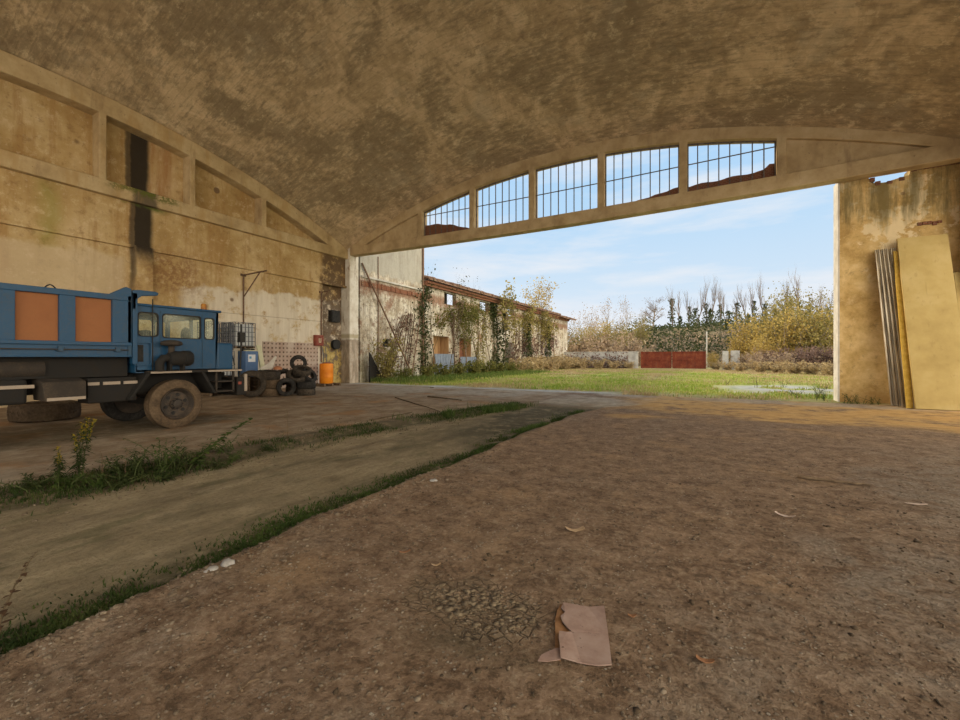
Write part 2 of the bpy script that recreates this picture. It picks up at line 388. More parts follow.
M['rubber_brown'] = rubber('mud_caked_rubber', (.06, .042, .026), (.105, .072, .044), (.155, .11, .07))
M['rubber_dark'] = rubber('black_tyre_rubber', (.016, .015, .014), (.03, .028, .026), (.065, .058, .05))
M['rim'] = paint('dark_steel_rim', (.04, .032, .026), (.13, .09, .06), .6, .7, 6)
M['seal'] = simple('black_rubber_seal', (.012, .012, .012), (.03, .028, .025), 8, .7)
M['amber'] = simple('amber_plastic', (.30, .115, .015), (.40, .17, .02), 8, .35, .1)
def glass_mat():
    g = NG('grimy_cab_glass')
    tr = g.n('ShaderNodeBsdfTransparent'); tr.inputs[0].default_value = (.86, .92, .86, 1)
    df = g.n('ShaderNodeBsdfPrincipled'); df.inputs['Base Color'].default_value = (.60, .62, .52, 1); df.inputs['Roughness'].default_value = .25
    mx = g.n('ShaderNodeMixShader'); g.put(g.mul(g.sm(g.noise(1.5, 3, .5), .2, .8), .45), mx.inputs[0])
    g.t.links.new(tr.outputs[0], mx.inputs[1]); g.t.links.new(df.outputs[0], mx.inputs[2]); g.t.links.new(mx.outputs[0], g.out.inputs[0])
    return g.mat
M['glass'] = glass_mat()
M['tank_blue'] = paint('blue_plastic', (.075, .155, .32), (.16, .16, .15), .35, .5)
M['tank_white'] = simple('milky_plastic', (.46, .48, .48), (.58, .60, .60), 2, .5, .1)
M['cage'] = simple('galvanised_cage', (.075, .085, .105), (.16, .17, .19), 8, .6, .2, .003, metal=.3)
M['cream'] = simple('cream_plastic', (.58, .56, .36), (.68, .65, .45), 4, .6, .1)
M['label_white'] = simple('white_label', (.66, .68, .70), (.74, .75, .76), 6, .6, .05)
M['label_blue'] = simple('blue_mark', (.10, .30, .48), (.14, .36, .55), 6, .6, .05)
M['barrel'] = simple('orange_plastic', (.72, .20, .008), (.82, .28, .015), 2.5, .45, .1)
M['pallet'] = simple('dark_pallet_wood', (.10, .07, .045), (.2, .14, .09), 6, .9)
M['red_box'] = simple('dark_red_metal', (.19, .045, .03), (.27, .07, .045), 5, .7, .2)
M['terracotta'] = simple('terracotta', (.30, .12, .06), (.40, .18, .09), 5, .85)
M['pale_board'] = simple('pale_board', (.46, .42, .36), (.58, .54, .47), 4, .85)
# right-hand leaners
def panel_mat():
    g = NG('yellowed_board'); x, y, z = g.xyz()
    a = g.noise(1.0, 6, .6); b = g.noise(5, 5, .65, g.scaled((1, 1, .5)))
    col = g.ramp(a, [(.3, (.40, .285, .095)), (.52, (.50, .37, .135)), (.7, (.57, .44, .19))])
    col = g.mix(g.mul(g.sm(b, .58, .7), .4), col, (.34, .23, .08))
    return g.done(col, .7, b, .15, .01, spec=.3)
M['board'] = panel_mat()
def zinc_mat():
    g = NG('weathered_zinc'); x, y, z = g.xyz()
    a = g.noise(2.0, 5, .6, g.scaled((3, 3, .4)))
    col = g.ramp(a, [(.32, (.36, .29, .19)), (.55, (.62, .55, .42)), (.7, (.72, .66, .54))])
    return g.done(col, .38, a, .1, .01, metal=.75)
M['zinc'] = zinc_mat()
M['insul'] = simple('yellow_foam', (.55, .34, .05), (.70, .47, .10), 9, .9, .6, .02)
# floor litter
def card_mat():
    g = NG('grubby_cardboard')
    a = g.noise(7, 6, .65); b = g.noise(40, 4, .6)
    col = g.ramp(a, [(.32, (.25, .16, .125)), (.5, (.33, .225, .18)), (.68, (.39, .285, .235))])
    col = g.mix(g.mul(g.sm(b, .66, .7), .8), col, (.10, .06, .045))
    return g.done(col, .85, a, .2, .004)
M['card'] = card_mat()
M['card_torn'] = simple('torn_card_layer', (.24, .115, .045), (.34, .18, .08), 18, .95, .4, .004)
M['paper'] = simple('pinkish_paper', (.46, .34, .28), (.58, .46, .38), 12, .9)
M['deadleaf'] = simple('dead_leaf', (.22, .10, .045), (.34, .17, .08), 12, .9)
M['leafpale'] = simple('dry_pale_leaf', (.33, .22, .12), (.46, .33, .2), 12, .9)
M['stick'] = simple('dry_stick', (.11, .072, .042), (.20, .14, .085), 12, .9, .4, .004)
M['stone'] = None
def stone_mat():
    g = NG('pebble_stone'); a = g.noise(3.1, 2, .5); b = g.noise(30, 4, .6)
    # one tone per pebble from its place on the floor
    return g.done(g.ramp(g.add(g.mul(a, .55), g.mul(b, .45)), [(.36, (.07, .05, .034)), (.5, (.15, .112, .075)), (.64, (.26, .21, .15))]), .95, b, .3, .005, spec=.15)
M['stone'] = stone_mat()
M['mud'] = simple('dried_mud', (.10, .072, .045), (.21, .16, .10), 14, .95, .5, .005)
M['clod'] = simple('dark_earth', (.05, .034, .02), (.10, .07, .042), 14, .95, .5, .005)
M['lime'] = simple('white_lime_stone', (.24, .22, .20), (.38, .36, .33), 9, .95)
# plants
M['grass_in'] = leafmat('dull_green_grass', (.022, .038, .010), (.042, .068, .014), (.085, .10, .028), 3)
M['grass_out'] = leafmat('bright_grass', (.16, .27, .03), (.31, .37, .065), (.50, .46, .17), .45)
M['grass_mid'] = leafmat('rank_grass', (.06, .11, .02), (.12, .18, .035), (.24, .23, .08), 1.5)
M['grass_dry'] = leafmat('dry_grass', (.30, .21, .10), (.46, .35, .18), (.56, .44, .26), 1)
M['weed'] = leafmat('weed_leaf', (.026, .04, .012), (.046, .066, .018), (.08, .095, .03), 6)
M['weed_bright'] = leafmat('fresh_weed_leaf', (.036, .064, .014), (.065, .105, .022), (.105, .14, .035), 6)
M['yellow_flower'] = leafmat('yellow_flower', (.30, .22, .02), (.44, .32, .04), (.5, .38, .06), 8)
M['stem'] = simple('brown_stem', (.07, .05, .025), (.13, .09, .05), 10)
M['stem_green'] = simple('green_stem', (.05, .07, .02), (.09, .11, .035), 10)
M['stem_leaf'] = leafmat('shrivelled_leaf', (.05, .03, .018), (.09, .05, .028), (.14, .08, .04), 12)
M['bark'] = simple('grey_brown_bark', (.13, .095, .07), (.26, .20, .15), 3, .95, .5, .03)
M['bark_pale'] = simple('pale_twig_bark', (.24, .19, .14), (.37, .305, .23), 3, .95, .5, .03)
M['ivy'] = leafmat('dark_ivy', (.03, .045, .016), (.06, .075, .026), (.12, .115, .042), 1.2)
M['gold'] = leafmat('golden_leaves', (.27, .18, .05), (.46, .33, .085), (.62, .47, .16), .6)
M['olive'] = leafmat('olive_leaves', (.14, .125, .04), (.28, .235, .07), (.45, .36, .13), .6)
M['green_tree'] = leafmat('mixed_green_leaves', (.075, .085, .022), (.15, .15, .036), (.27, .21, .06), 1)
M['bramble'] = leafmat('dead_bramble', (.25, .17, .10), (.41, .30, .195), (.53, .42, .28), 1)
M['bramble_dark'] = leafmat('dark_dead_bramble', (.13, .08, .06), (.22, .14, .11), (.34, .24, .18), 1)
M['hill'] = None
def hill_mat():
    g = NG('scrubby_hillside'); x, y, z = g.xyz()
    a = g.noise(.09, 7, .7); b = g.noise(.7, 6, .7)
    col = g.ramp(g.add(g.mul(a, .55), g.mul(b, .45)), [(.36, (.05, .055, .03)), (.48, (.12, .10, .055)), (.58, (.24, .185, .09)), (.7, (.36, .27, .13))])
    return g.done(col, .95, b, 1, .6)
M['hill'] = hill_mat()

# ------------------------------------------------------------------ mesh helpers
BASE = {}
def prop(o, label=None, cat=None, group=None, kind=None):
    if label: o['label'] = label
    if cat: o['category'] = cat
    if group: o['group'] = group
    if kind: o['kind'] = kind
    return o
def empty(name, loc=(0, 0, 0), label=None, cat=None, group=None, rz=0):
    o = bpy.data.objects.new(name, None); COL.objects.link(o); o.location = loc; o.rotation_euler = (0, 0, rz)
    o.empty_display_size = .1
    BASE[o.name] = Vector(loc)
    return prop(o, label, cat, group)
class MB:
    def __init__(s): s.v = []; s.f = []
    def add(s, vs, fs):
        k = len(s.v); s.v += [tuple(p) for p in vs]; s.f += [tuple(i + k for i in f) for f in fs]; return s
    def box(s, x0, x1, y0, y1, z0, z1):
        return s.add([(x0, y0, z0), (x1, y0, z0), (x1, y1, z0), (x0, y1, z0), (x0, y0, z1), (x1, y0, z1), (x1, y1, z1), (x0, y1, z1)],
                     [(0, 3, 2, 1), (4, 5, 6, 7), (0, 1, 5, 4), (1, 2, 6, 5), (2, 3, 7, 6), (3, 0, 4, 7)])
    def hexa(s, p):
        return s.add(p, [(0, 3, 2, 1), (4, 5, 6, 7), (0, 1, 5, 4), (1, 2, 6, 5), (2, 3, 7, 6), (3, 0, 4, 7)])
    def bar(s, a, b, w, h=None, up=(0, 0, 1)):
        a, b = Vector(a), Vector(b); d = (b - a).normalized(); u = Vector(up)
        if abs(d.dot(u)) > .98: u = Vector((1, 0, 0))
        r = d.cross(u).normalized(); u = r.cross(d); h = h or w
        q = [(-1, -1), (1, -1), (1, 1), (-1, 1)]
        return s.hexa([a + r * i * w / 2 + u * j * h / 2 for i, j in q] + [b + r * i * w / 2 + u * j * h / 2 for i, j in q])
    def tube(s, pts, rad, n=8, caps=True):
        pts = [Vector(p) for p in pts]; m = len(pts)
        rr = rad if isinstance(rad, (list, tuple)) else [rad] * m
        k0 = len(s.v); ref = None
        for i, p in enumerate(pts):
            d = (pts[min(i + 1, m - 1)] - pts[max(i - 1, 0)])
            d = d.normalized() if d.length > 1e-9 else Vector((0, 0, 1))
            if ref is None: ref = Vector((1, 0, 0)) if abs(d.x) < .9 else Vector((0, 1, 0))
            a = d.cross(ref)
            if a.length < 1e-4: a = d.cross(Vector((0, 1, .3)))
            a.normalize(); b = d.cross(a); ref = -d.cross(a).cross(d) if False else ref
            for j in range(n):
                t = 2 * PI * j / n; s.v.append(tuple(p + (a * math.cos(t) + b * math.sin(t)) * rr[i]))
        for i in range(m - 1):
            for j in range(n):
                j2 = (j + 1) % n
                s.f.append((k0 + i * n + j, k0 + i * n + j2, k0 + (i + 1) * n + j2, k0 + (i + 1) * n + j))
        if caps:
            s.f.append(tuple(k0 + j for j in reversed(range(n)))); s.f.append(tuple(k0 + (m - 1) * n + j for j in range(n)))
        return s
    def lathe(s, prof, c=(0, 0, 0), axis='Z', n=24, closed=False):
        k0 = len(s.v); m = len(prof); c = Vector(c)
        for r, h in prof:
            for j in range(n):
                t = 2 * PI * j / n; a, b = r * math.cos(t), r * math.sin(t)
                p = {'Z': (a, b, h), 'X': (h, a, b), 'Y': (b, h, a)}[axis]
                s.v.append(tuple(c + Vector(p)))
        for i in range(m if closed else m - 1):
            i2 = (i + 1) % m
            for j in range(n):
                j2 = (j + 1) % n
                s.f.append((k0 + i * n + j, k0 + i * n + j2, k0 + i2 * n + j2, k0 + i2 * n + j))
        if not closed:
            s.f.append(tuple(k0 + j for j in reversed(range(n)))); s.f.append(tuple(k0 + (m - 1) * n + j for j in range(n)))
        return s
    def plate(s, outer, holes, to3, t0, t1):
        """flat plate with holes: 2D outlines, to3(u, v, w) places them, w from t0 to t1"""
        bm = bmesh.new(); es = []
        for lp in [outer] + list(holes):
            vs = [bm.verts.new((p[0], p[1], 0)) for p in lp]
            es += [bm.edges.new((vs[i], vs[(i + 1) % len(vs)])) for i in range(len(vs))]
        bmesh.ops.triangle_fill(bm, use_beauty=True, use_dissolve=False, edges=es)
        bm.verts.index_update()
        V = [(v.co.x, v.co.y) for v in bm.verts]; n = len(V)
        F = [tuple(v.index for v in f.verts) for f in bm.faces]; bm.free()
        vs = [to3(a, b, t0) for a, b in V] + [to3(a, b, t1) for a, b in V]
        fs = F + [tuple(i + n for i in reversed(f)) for f in F]
        k = 0
        for lp in [outer] + list(holes):
            m = len(lp)
            for i in range(m): a, b = k + i, k + (i + 1) % m; fs.append((a, b, b + n, a + n))
            k += m
        return s.add(vs, fs)
    def build(s, name, mat, parent=None, smooth=False, bevel=0, recalc=True):
        me = bpy.data.meshes.new(name)
        b = Vector((0, 0, 0)); p = parent
        if p is not None: b = BASE.get(p.name, b)
        me.from_pydata([(v[0] - b.x, v[1] - b.y, v[2] - b.z) for v in s.v], [], s.f)
        if recalc:
            bm = bmesh.new(); bm.from_mesh(me); bmesh.ops.recalc_face_normals(bm, faces=bm.faces)
            bm.to_mesh(me); bm.free()
        me.materials.append(mat)
        if smooth:
            for q in me.polygons: q.use_smooth = True
        o = bpy.data.objects.new(name, me); COL.objects.link(o)
        if parent is not None: o.parent = parent; BASE[o.name] = b
        if bevel:
            m = o.modifiers.new('bevel', 'BEVEL'); m.width = bevel; m.segments = 2; m.limit_method = 'ANGLE'
        if smooth == 'auto':
            m2 = o.modifiers.new('split', 'EDGE_SPLIT'); m2.split_angle = R(40)
        return o
def np_mesh(name, verts, faces, mat, parent=None, smooth=False):
    verts = np.asarray(verts, dtype=np.float64); faces = np.asarray(faces, dtype=np.int32)
    b = np.array(BASE.get(parent.name, Vector((0, 0, 0)))) if parent is not None else np.zeros(3)
    me = bpy.data.meshes.new(name); n, k = faces.shape
    me.vertices.add(len(verts)); me.vertices.foreach_set('co', (verts - b).astype(np.float32).ravel())
    me.loops.add(n * k); me.loops.foreach_set('vertex_index', faces.ravel())
    me.polygons.add(n); me.polygons.foreach_set('loop_start', np.arange(0, n * k, k, dtype=np.int32)); me.polygons.foreach_set('loop_total', np.full(n, k, dtype=np.int32))
    if smooth: me.polygons.foreach_set('use_smooth', np.ones(n, dtype=bool))
    me.update(calc_edges=True); me.validate(); me.materials.append(mat)
    o = bpy.data.objects.new(name, me); COL.objects.link(o)
    if parent is not None: o.parent = parent; BASE[o.name] = Vector(b)
    return o
def struct(o): o['kind'] = 'structure'; return o
def copy_tree(o, loc=None, parent=None, scale=None, rz=None):
    c = o.copy(); COL.objects.link(c)
    if parent is not None: c.parent = parent
    if loc is not None: c.location = loc
    if scale is not None: c.scale = scale if isinstance(scale, (tuple, list)) else (scale,) * 3
    if rz is not None: c.rotation_euler = rz if isinstance(rz, (tuple, list)) else (0, 0, rz)
    for ch in o.children: copy_tree(ch, parent=c)
    return c
def rrect(x0, x1, y0, y1, r, n=4):
    out = []
    for cx, cy, a0 in ((x1 - r, y1 - r, 0), (x0 + r, y1 - r, 90), (x0 + r, y0 + r, 180), (x1 - r, y0 + r, 270)):
        for i in range(n + 1):
            a = R(a0 + 90 * i / n); out.append((cx + r * math.cos(a), cy + r * math.sin(a)))
    return out
rng = np.random.default_rng(7)
random.seed(7)
# value noise for terrain
_tab = np.random.default_rng(3).random((256, 256))
def vnoise(x, y):
    xi = np.floor(x).astype(int); yi = np.floor(y).astype(int); fx = x - xi; fy = y - yi
    fx = fx * fx * (3 - 2 * fx); fy = fy * fy * (3 - 2 * fy)
    g = lambda i, j: _tab[i % 256, j % 256]
    return (g(xi, yi) * (1 - fx) + g(xi + 1, yi) * fx) * (1 - fy) + (g(xi, yi + 1) * (1 - fx) + g(xi + 1, yi + 1) * fx) * fy - .5
def fbm(x, y, o=4):
    r = 0; a = 1
    for i in range(o): r = r + a * vnoise(x * 2 ** i + 17 * i, y * 2 ** i + 31 * i); a *= .5
    return r
def sst(v, a, b):
    t = np.clip((v - a) / (b - a), 0, 1); return t * t * (3 - 2 * t)

# ------------------------------------------------------------------ ground
def lane_right(y): return -3.42 + .05 * np.sin(y * 1.3) + .12 * vnoise(y * 1.7, y * 0 + 3.3) + .5 * sst(y, 11.0, 14.5)
def lane_left(y): return -7.0 + .14 * vnoise(y * 1.1, y * 0 + 9.3) + np.clip(y - 6.5, 0, 9) * .17
def gz(x, y):
    x = np.asarray(x, float); y = np.asarray(y, float)
    road = sst(x, lane_left(y) - .25, lane_left(y) + .2) * sst(x, lane_right(y) + .04, lane_right(y) - .14) * sst(y, 14.5, 12.5)
    z = -.085 * road
    rut = np.exp(-((x + 6.0) / .22) ** 2) + np.exp(-((x + 4.3) / .25) ** 2)
    z = z - .02 * rut * road
    amp = sst(19.0, 0, 1) * 1.0
    z = z + .018 * fbm(x * .7, y * .7, 3) + .012 * fbm(x * 3.1, y * 3.1, 3) * sst(y, 14, 9)
    berm = np.exp(-((x - lane_right(y) - .08) / .10) ** 2) * sst(y, 12, 9)
    return z + .018 * berm
def grid(xs, ys, zf, name, mat, attrs):
    X, Y = np.meshgrid(xs, ys); X = X.ravel(); Y = Y.ravel(); Z = zf(X, Y)
    nx, ny = len(xs), len(ys); i = np.arange(nx * ny).reshape(ny, nx)
    F = np.stack([i[:-1, :-1].ravel(), i[:-1, 1:].ravel(), i[1:, 1:].ravel(), i[1:, :-1].ravel()], 1)
    o = np_mesh(name, np.stack([X, Y, Z], 1), F, mat, smooth=True)
    for k, fn in attrs.items():
        a = o.data.attributes.new(k, 'FLOAT', 'POINT'); a.data.foreach_set('value', fn(X, Y).astype(np.float32))
    return o
xs = np.concatenate([np.arange(-24, -9, .2), np.arange(-9, 4.5, .035), np.arange(4.5, 8.4, .3)])
ys = np.concatenate([np.arange(-10, .3, .4), np.arange(.3, 8, .035), np.arange(8, 14, .08), np.arange(14, 18.9, .16), [18.9]])
def a_road(x, y): return sst(x, lane_left(y) - .3, lane_left(y) + .1) * sst(x, lane_right(y) + .06, lane_right(y) - .06) * sst(y, 14.2, 13.0)
def a_left(x, y): return sst(x, lane_left(y) + .05, lane_left(y) - .3)
def a_conc(x, y):
    n = fbm(x * .8, y * .8)
    a = sst(y + n * .9 + np.clip(x + 3, 0, 3) * -1.2, 13.6, 14.6) * sst(x, -1.2, -3.0)
    a = a * (1 - .0 * x)
    b = np.exp(-(((x + 8.4) / .8) ** 2 + ((y - 2.3) / .5) ** 2)) * 1.3 * sst(n, -.3, .2)
    edge = sst(y + n * .5, 17.2, 17.9) * sst(x, -2, 1.0)
    return np.clip(np.maximum(np.maximum(a * .9 * sst(n, -.25, .25), b), edge * .6 * sst(n, -.2, .25)), 0, 1)
def a_damp_dark(x, y):
    n = fbm(x * 1.2, y * 1.2)
    s2 = sst(x, lane_right(y) - .75, lane_right(y) - .2) * sst(x, lane_right(y) + .02, lane_right(y) - .04)
    s1 = sst(x, lane_left(y) - .75, lane_left(y) - .35) * sst(x, lane_left(y) + .5, lane_left(y) + .1)
    mid = np.exp(-((x + 5.2) / .5) ** 2) * sst(n, .0, .35) * .6 + sst(y, 6.0, 8.5) * sst(x, -6.0, -4.6) * sst(x, -3.2, -3.6) * .95
    sp = np.exp(-(((x + 1.15) / .38) ** 2 + ((y - 2.02) / .16) ** 2)) * .9 * sst(n, -.2, .2)
    truck = sst(x, -10.2, -10.9) * sst(x, -14.5, -13) * sst(y, 7.5, 6.5) * .6  # floor darkened within the truck's footprint
    tyres = np.exp(-(((x + 16.4) / 1.3) ** 2 + ((y - 11.8) / 1.8) ** 2)) * .5  # floor darkened around the tyre heap
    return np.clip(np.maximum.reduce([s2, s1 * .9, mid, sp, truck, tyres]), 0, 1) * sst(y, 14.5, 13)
def a_crack(x, y):
    q = ((x + 1.33) / .44) ** 2 + ((y - 2.42) / .26) ** 2
    return np.clip(sst(q + 1.6 * fbm(x * 4, y * 4, 3), 1.2, .6), 0, 1)
def a_baked_sun(x, y):
    n = fbm(x * .5, y * .9)
    return np.clip(sst(y + n * 3 + x * .12, 11.8, 14.5) * sst(x, -4.2, -1.5), 0, 1) * .9  # area where the orange sun glow is painted on
def a_gravel(x, y):
    n = fbm(x * .9, y * .9)
    return np.clip(sst(x - .25 * y + n * 1.4, -.6, 1.0) * sst(y, 12, 8.5) + .5 * sst(n, .1, .5), 0, 1) * .85
floor = struct(grid(xs, ys, gz, 'floor', M['floor'], dict(road=a_road, left=a_left, conc=a_conc, damp_dark=a_damp_dark, crack=a_crack, baked=a_baked_sun, gravel=a_gravel)))

def gz_out(x, y):
    return .018 * fbm(np.asarray(x, float) * .7, np.asarray(y, float) * .7, 3) + .10 * fbm(np.asarray(x, float) * .12, np.asarray(y, float) * .12, 3) * sst(np.asarray(y, float), 19, 30)
def o_conc(x, y):
    n = fbm(x * .7, y * .7)
    a = sst(y + n * 1.0, 20.0 , 19.2) * sst(x, -3.0, -4.5)
    b = np.exp(-(((x - 3.2) / 2.6) ** 2 + ((y - 25.8 - .1 * x) / 3.4) ** 2) ** 2) * sst(n, -.3, -.05)
    c = np.exp(-(((x - 2.0) / 1.6) ** 2 + ((y - 22.6) / .6) ** 2) ** 2) * sst(n, -.3, .1) * .7
    return np.clip(np.maximum.reduce([a, b, c]), 0, 1)
def o_dry(x, y):
    n = fbm(x * .25, y * .25)
    return np.clip(sst(y + n * 12, 40, 58) * .8 + sst(y, 21.0, 19.3) * .7 + sst(n, .05, .4) * .8 + sst(x + n * 3, 2.5, 6) * .5, 0, 1)
xo = np.concatenate([np.arange(-90, -20, 4.0), np.arange(-20, 12, .4), np.arange(12, 100, 4.0)])
yo = np.concatenate([np.arange(18.9, 64, .4), np.arange(64, 100, 4.0)])
ground = struct(grid(xo, yo, gz_out, 'ground', M['ground'], dict(conc=o_conc, dry=o_dry)))

xa = np.arange(8.2, 46, 1.0); ya = np.arange(-40, 19.5, 1.0)
struct(grid(xa, ya, lambda x, y: -.02 + 0 * x, 'ground_bounce_slab', M['bounce_slab'], {}))  # unseen pale slab added to bounce light up onto the vault
# ------------------------------------------------------------------ hangar shell
XL, XR, YF = -19.4, 7.6, 19.0            # arch face planes
CX, CY = -5.87, 5.3
def zin(d): return 10.75 - .0163 * d * d  # underside of an arch, d from its middle
LT, LB = 8.33, 7.8                        # tie beam top / underside
def vz(x, y): return 10.75 + .62 + 2.83 - .0163 * ((x - CX) ** 2 + (y - CY) ** 2)
vx = np.linspace(-19.75, 7.9, 70); vy = np.linspace(-8.6, 19.45, 70)
vault = struct(grid(vx, vy, lambda x, y: vz(x, y) + .02 * fbm(x * .8, y * .8, 3), 'ceiling', M['vault'], {}))
sm = vault.modifiers.new('thick', 'SOLIDIFY'); sm.thickness = .25; sm.offset = 1

posts_d = [-8.17, -4.9, -1.63, 1.63, 4.9, 8.17]
PWD = .15
def arch_outline(d0, d1, n=20, th=.75):
    top = [(d, zin(d) + th) for d in np.linspace(d1, d0, n)]
    return [(d, LB) for d in np.linspace(d0, d1, 13)] + top
def arch_holes(posts_d, PWD=.15):
    hs = []
    for i in range(5):
        a, b = posts_d[i] + PWD, posts_d[i + 1] - PWD
        hs.append([(a, LT), (b, LT)] + [(d, zin(d)) for d in np.linspace(b, a, 8)])
    tip = 12.15
    a = 8.17 + PWD
    hs.append([(a, LT), (tip, LT)] + [(d, zin(d)) for d in np.linspace(tip - .3, a, 6)])
    hs.append([(-d, z) for d, z in reversed(hs[-1])])
    return hs
def cam_z(d): return -.10 + .005 * d + .0007 * d * d
f3 = lambda d, z, w: (CX + d, w, z + cam_z(d) - .05 * max(0, 1 - abs(d) / 13))
l3 = lambda d, z, w: (w, CY + d, z - .25)
struct(MB().plate(arch_outline(-13.4, 13.4), arch_holes(posts_d), f3, 19.0, 19.5).build('beam_front_arch', M['beam'], bevel=.03))
struct(MB().plate(arch_outline(-13.6, 13.75, 20, .68), arch_holes([-8.1, -4.8, -1.6, 1.80, 4.85, 8.12], .11), l3, -19.4, -20.0).build('beam_side_arch', M['beam_side'], bevel=.03))
struct(MB().plate(arch_outline(-13.6, 13.75, 20, .68), arch_holes(posts_d), l3, 7.75, 7.3).build('beam_far_side_arch', M['beam'], bevel=.03))
# solid infill triangles of the front arch
for sgn in (-1, 1):
    a, b = (8.17, 12.3)
    pts = [(a, LT - .05), (b + .2, LT - .05)] + [(d, zin(d) + .05) for d in np.linspace(b, a, 6)]
    pts = [(sgn * d, z) for d, z in pts]
    struct(MB().plate(pts, [], f3, 19.16, 19.36).build('wall_front_infill', M['beam']))
# brick infill left standing on the tie beam, behind the glazing bars
def brick_left(name, pts):
    struct(MB().plate(pts, [], f3, 19.3, 19.46).build(name, M['brick']))
brick_left('wall_brick_remnant', [(-8.0, LT), (-5.06, LT)] + [(-5.06 - t * 2.94, LT + .05 + .62 * (1 - (1 - t) ** 2) + .03 * math.sin(t * 19)) for t in np.linspace(0, 1, 12)])
brick_left('wall_brick_remnant', [(2.2, LT), (4.74, LT)] + [(4.74 - t * 2.54, LT + .36 * (1 - t) ** 1.3 + .02 * math.sin(t * 23)) for t in np.linspace(0, 1, 12)])
brick_left('wall_brick_remnant', [(5.06, LT), (8.0, LT)] + [(8.0 - t * 2.94, LT + .40 - .10 * t + .03 * math.sin(t * 17) + (.16 if t < .06 else 0)) for t in np.linspace(0, 1, 18)])
# glazing bars of the five openings
for i in range(5):
    a, b = posts_d[i] + PWD, posts_d[i + 1] - PWD
    w = empty('window_%d' % (i + 1), (CX + (a + b) / 2, 19.25, LT)); struct(w)
    hole = [(a, LT), (b, LT)] + [(d, zin(d)) for d in np.linspace(b, a, 8)]
    inner = [(a + .045, LT + .05), (b - .045, LT + .05)] + [(d, zin(d) - .05) for d in np.linspace(b - .045, a + .045, 8)]
    MB().plate(hole, [inner], f3, 19.215, 19.265).build('frame', M['bar'], w)
    nb = 8
    for k in range(1, nb):
        d = a + (b - a) * k / nb
        MB().bar(f3(d, LT + .03, 19.24), f3(d, zin(d) - .02, 19.24), .03, .04).build('glazing_bar', M['bar'], w)
    zt = 9.48
    MB().bar(f3(a + .02, zt, 19.225), f3(b - .02, zt, 19.225), .03, .035).build('transom', M['bar'], w)

# left side wall
struct(MB().box(-20.0, -19.62, -9, 17.25, -.1, 5.86).box(-20.0, -19.62, -9, 19.0, 5.86, 7.7).build('wall_left', M['wall']))
struct(MB().box(-20.3, -19.95, -9, 19.0, 7.6, 12).build('wall_left_infill', M['wall']))
struct(MB().box(-20.3, -19.95, 17.25, 19.1, -.1, 5.9).build('wall_left_niche', M['wall']))
struct(MB().box(-19.7, -19.46, 8.1, 8.72, -.1, 5.86).build('pillar_left', M['wall'], bevel=.02))
struct(MB().box(-19.7, -19.5, -9, 19.0, 5.80, 5.92).build('trim_ledge', M['wall'], bevel=.02))
struct(MB().box(-19.66, -19.59, 13.5, 16.9, -.05, 2.38).build('wall_left_hollow_brick', M['hollow']))
# corner columns
struct(MB().box(-20.0, -19.25, 18.98, 19.72, -.1, 8.4).build('pillar_corner', M['column'], bevel=.025))
struct(MB().box(7.05, 7.8, 18.98, 19.4, -.1, 8.4).build('pillar_far_corner', M['beam'], bevel=.025))
# right wall stub with ragged brick top
top = [(4.06, 7.97), (4.3, 7.93), (4.6, 7.96), (4.84, 7.9), (4.92, 7.66), (5.1, 7.62), (5.3, 7.61), (5.6, 7.68), (5.9, 7.74), (5.95, 7.97), (6.5, 7.95), (7.9, 7.95)]
struct(MB().plate([(4.06, -.1), (14.0, -.1), (14.0, 7.95)] + top[::-1], [], lambda a, z, w: (a, w, z), 19.52, 20.1).build('wall_right', M['plaster_right']))
cour = MB()
for k in range(26):
    x = 4.12 + k * .152; zt = np.interp(x, [p[0] for p in top], [p[1] for p in top])
    if 4.9 < x < 5.8 and k % 2: continue
    cour.box(x, x + .14, 19.505 + random.uniform(-.02, .01), 20.08, zt - .09 + random.uniform(-.02, .01), zt + random.uniform(.0, .05))
struct(cour.build('trim_brick_course', M['brick'], bevel=.008))
struct(MB().box(4.015, 4.065, 19.50, 20.12, -.05, 7.9).build('trim_jamb', M['jamb']))
g = MB()
random.seed(5)
for k in range(5):
    x = 6.1 + k * .12; g.box(x, x + .11, 19.49, 19.6, 5.98 + random.uniform(-.03, .03), 6.06 + random.uniform(0, .05))
struct(g.build('trim_exposed_brick', M['brick'], bevel=.008))

# ------------------------------------------------------------------ dump truck (points towards +Y, near side at x = -10.6)
T = empty('dump_truck', (-11.85, 4.5, 0), 'old blue dump truck with orange-brown tipper panels parked along the left wall', 'truck')
XN, XF = -10.62, -13.1
# tipper body
b = MB()
b.box(XF + .1, XN - .1, .3, 4.3, 1.62, 1.72)
b.box(XF, XF + .06, .3, 4.3, 1.6, 2.82).box(XF, XN, 4.3, 4.36, 1.6, 2.86).box(XF, XN, .28, .34, 1.6, 2.8)
b.build('tipper_floor', M['blue_dark'], T)
side = MB()
side.box(XN - .10, XN, .3, 4.36, 2.76, 2.87)                         # top rail
side.box(XN - .10, XN - .02, .3, 4.36, 1.60, 1.88)                   # bottom rail
side.box(XN - .03, XN + .03, .3, 4.36, 1.83, 1.90)
side.box(XN - .05, XN + .02, .3, 4.36, 1.60, 1.64)
pan = [(4.04 - .57 - .8 * k, 4.04 - .8 * k) for k in range(5)]
edges = [4.36] + [v for a, c in pan for v in (c, a)] + [.3]
for i in range(0, len(edges), 2): side.box(XN - .10, XN, edges[i + 1], edges[i], 1.88, 2.76)
tip = side.build('tipper_side', M['blue'], T, bevel=.008)
for a, c in pan: MB().box(XN - .09, XN - .07, a, c, 1.88, 2.76).build('side_panel', M['orange_panel'], tip)
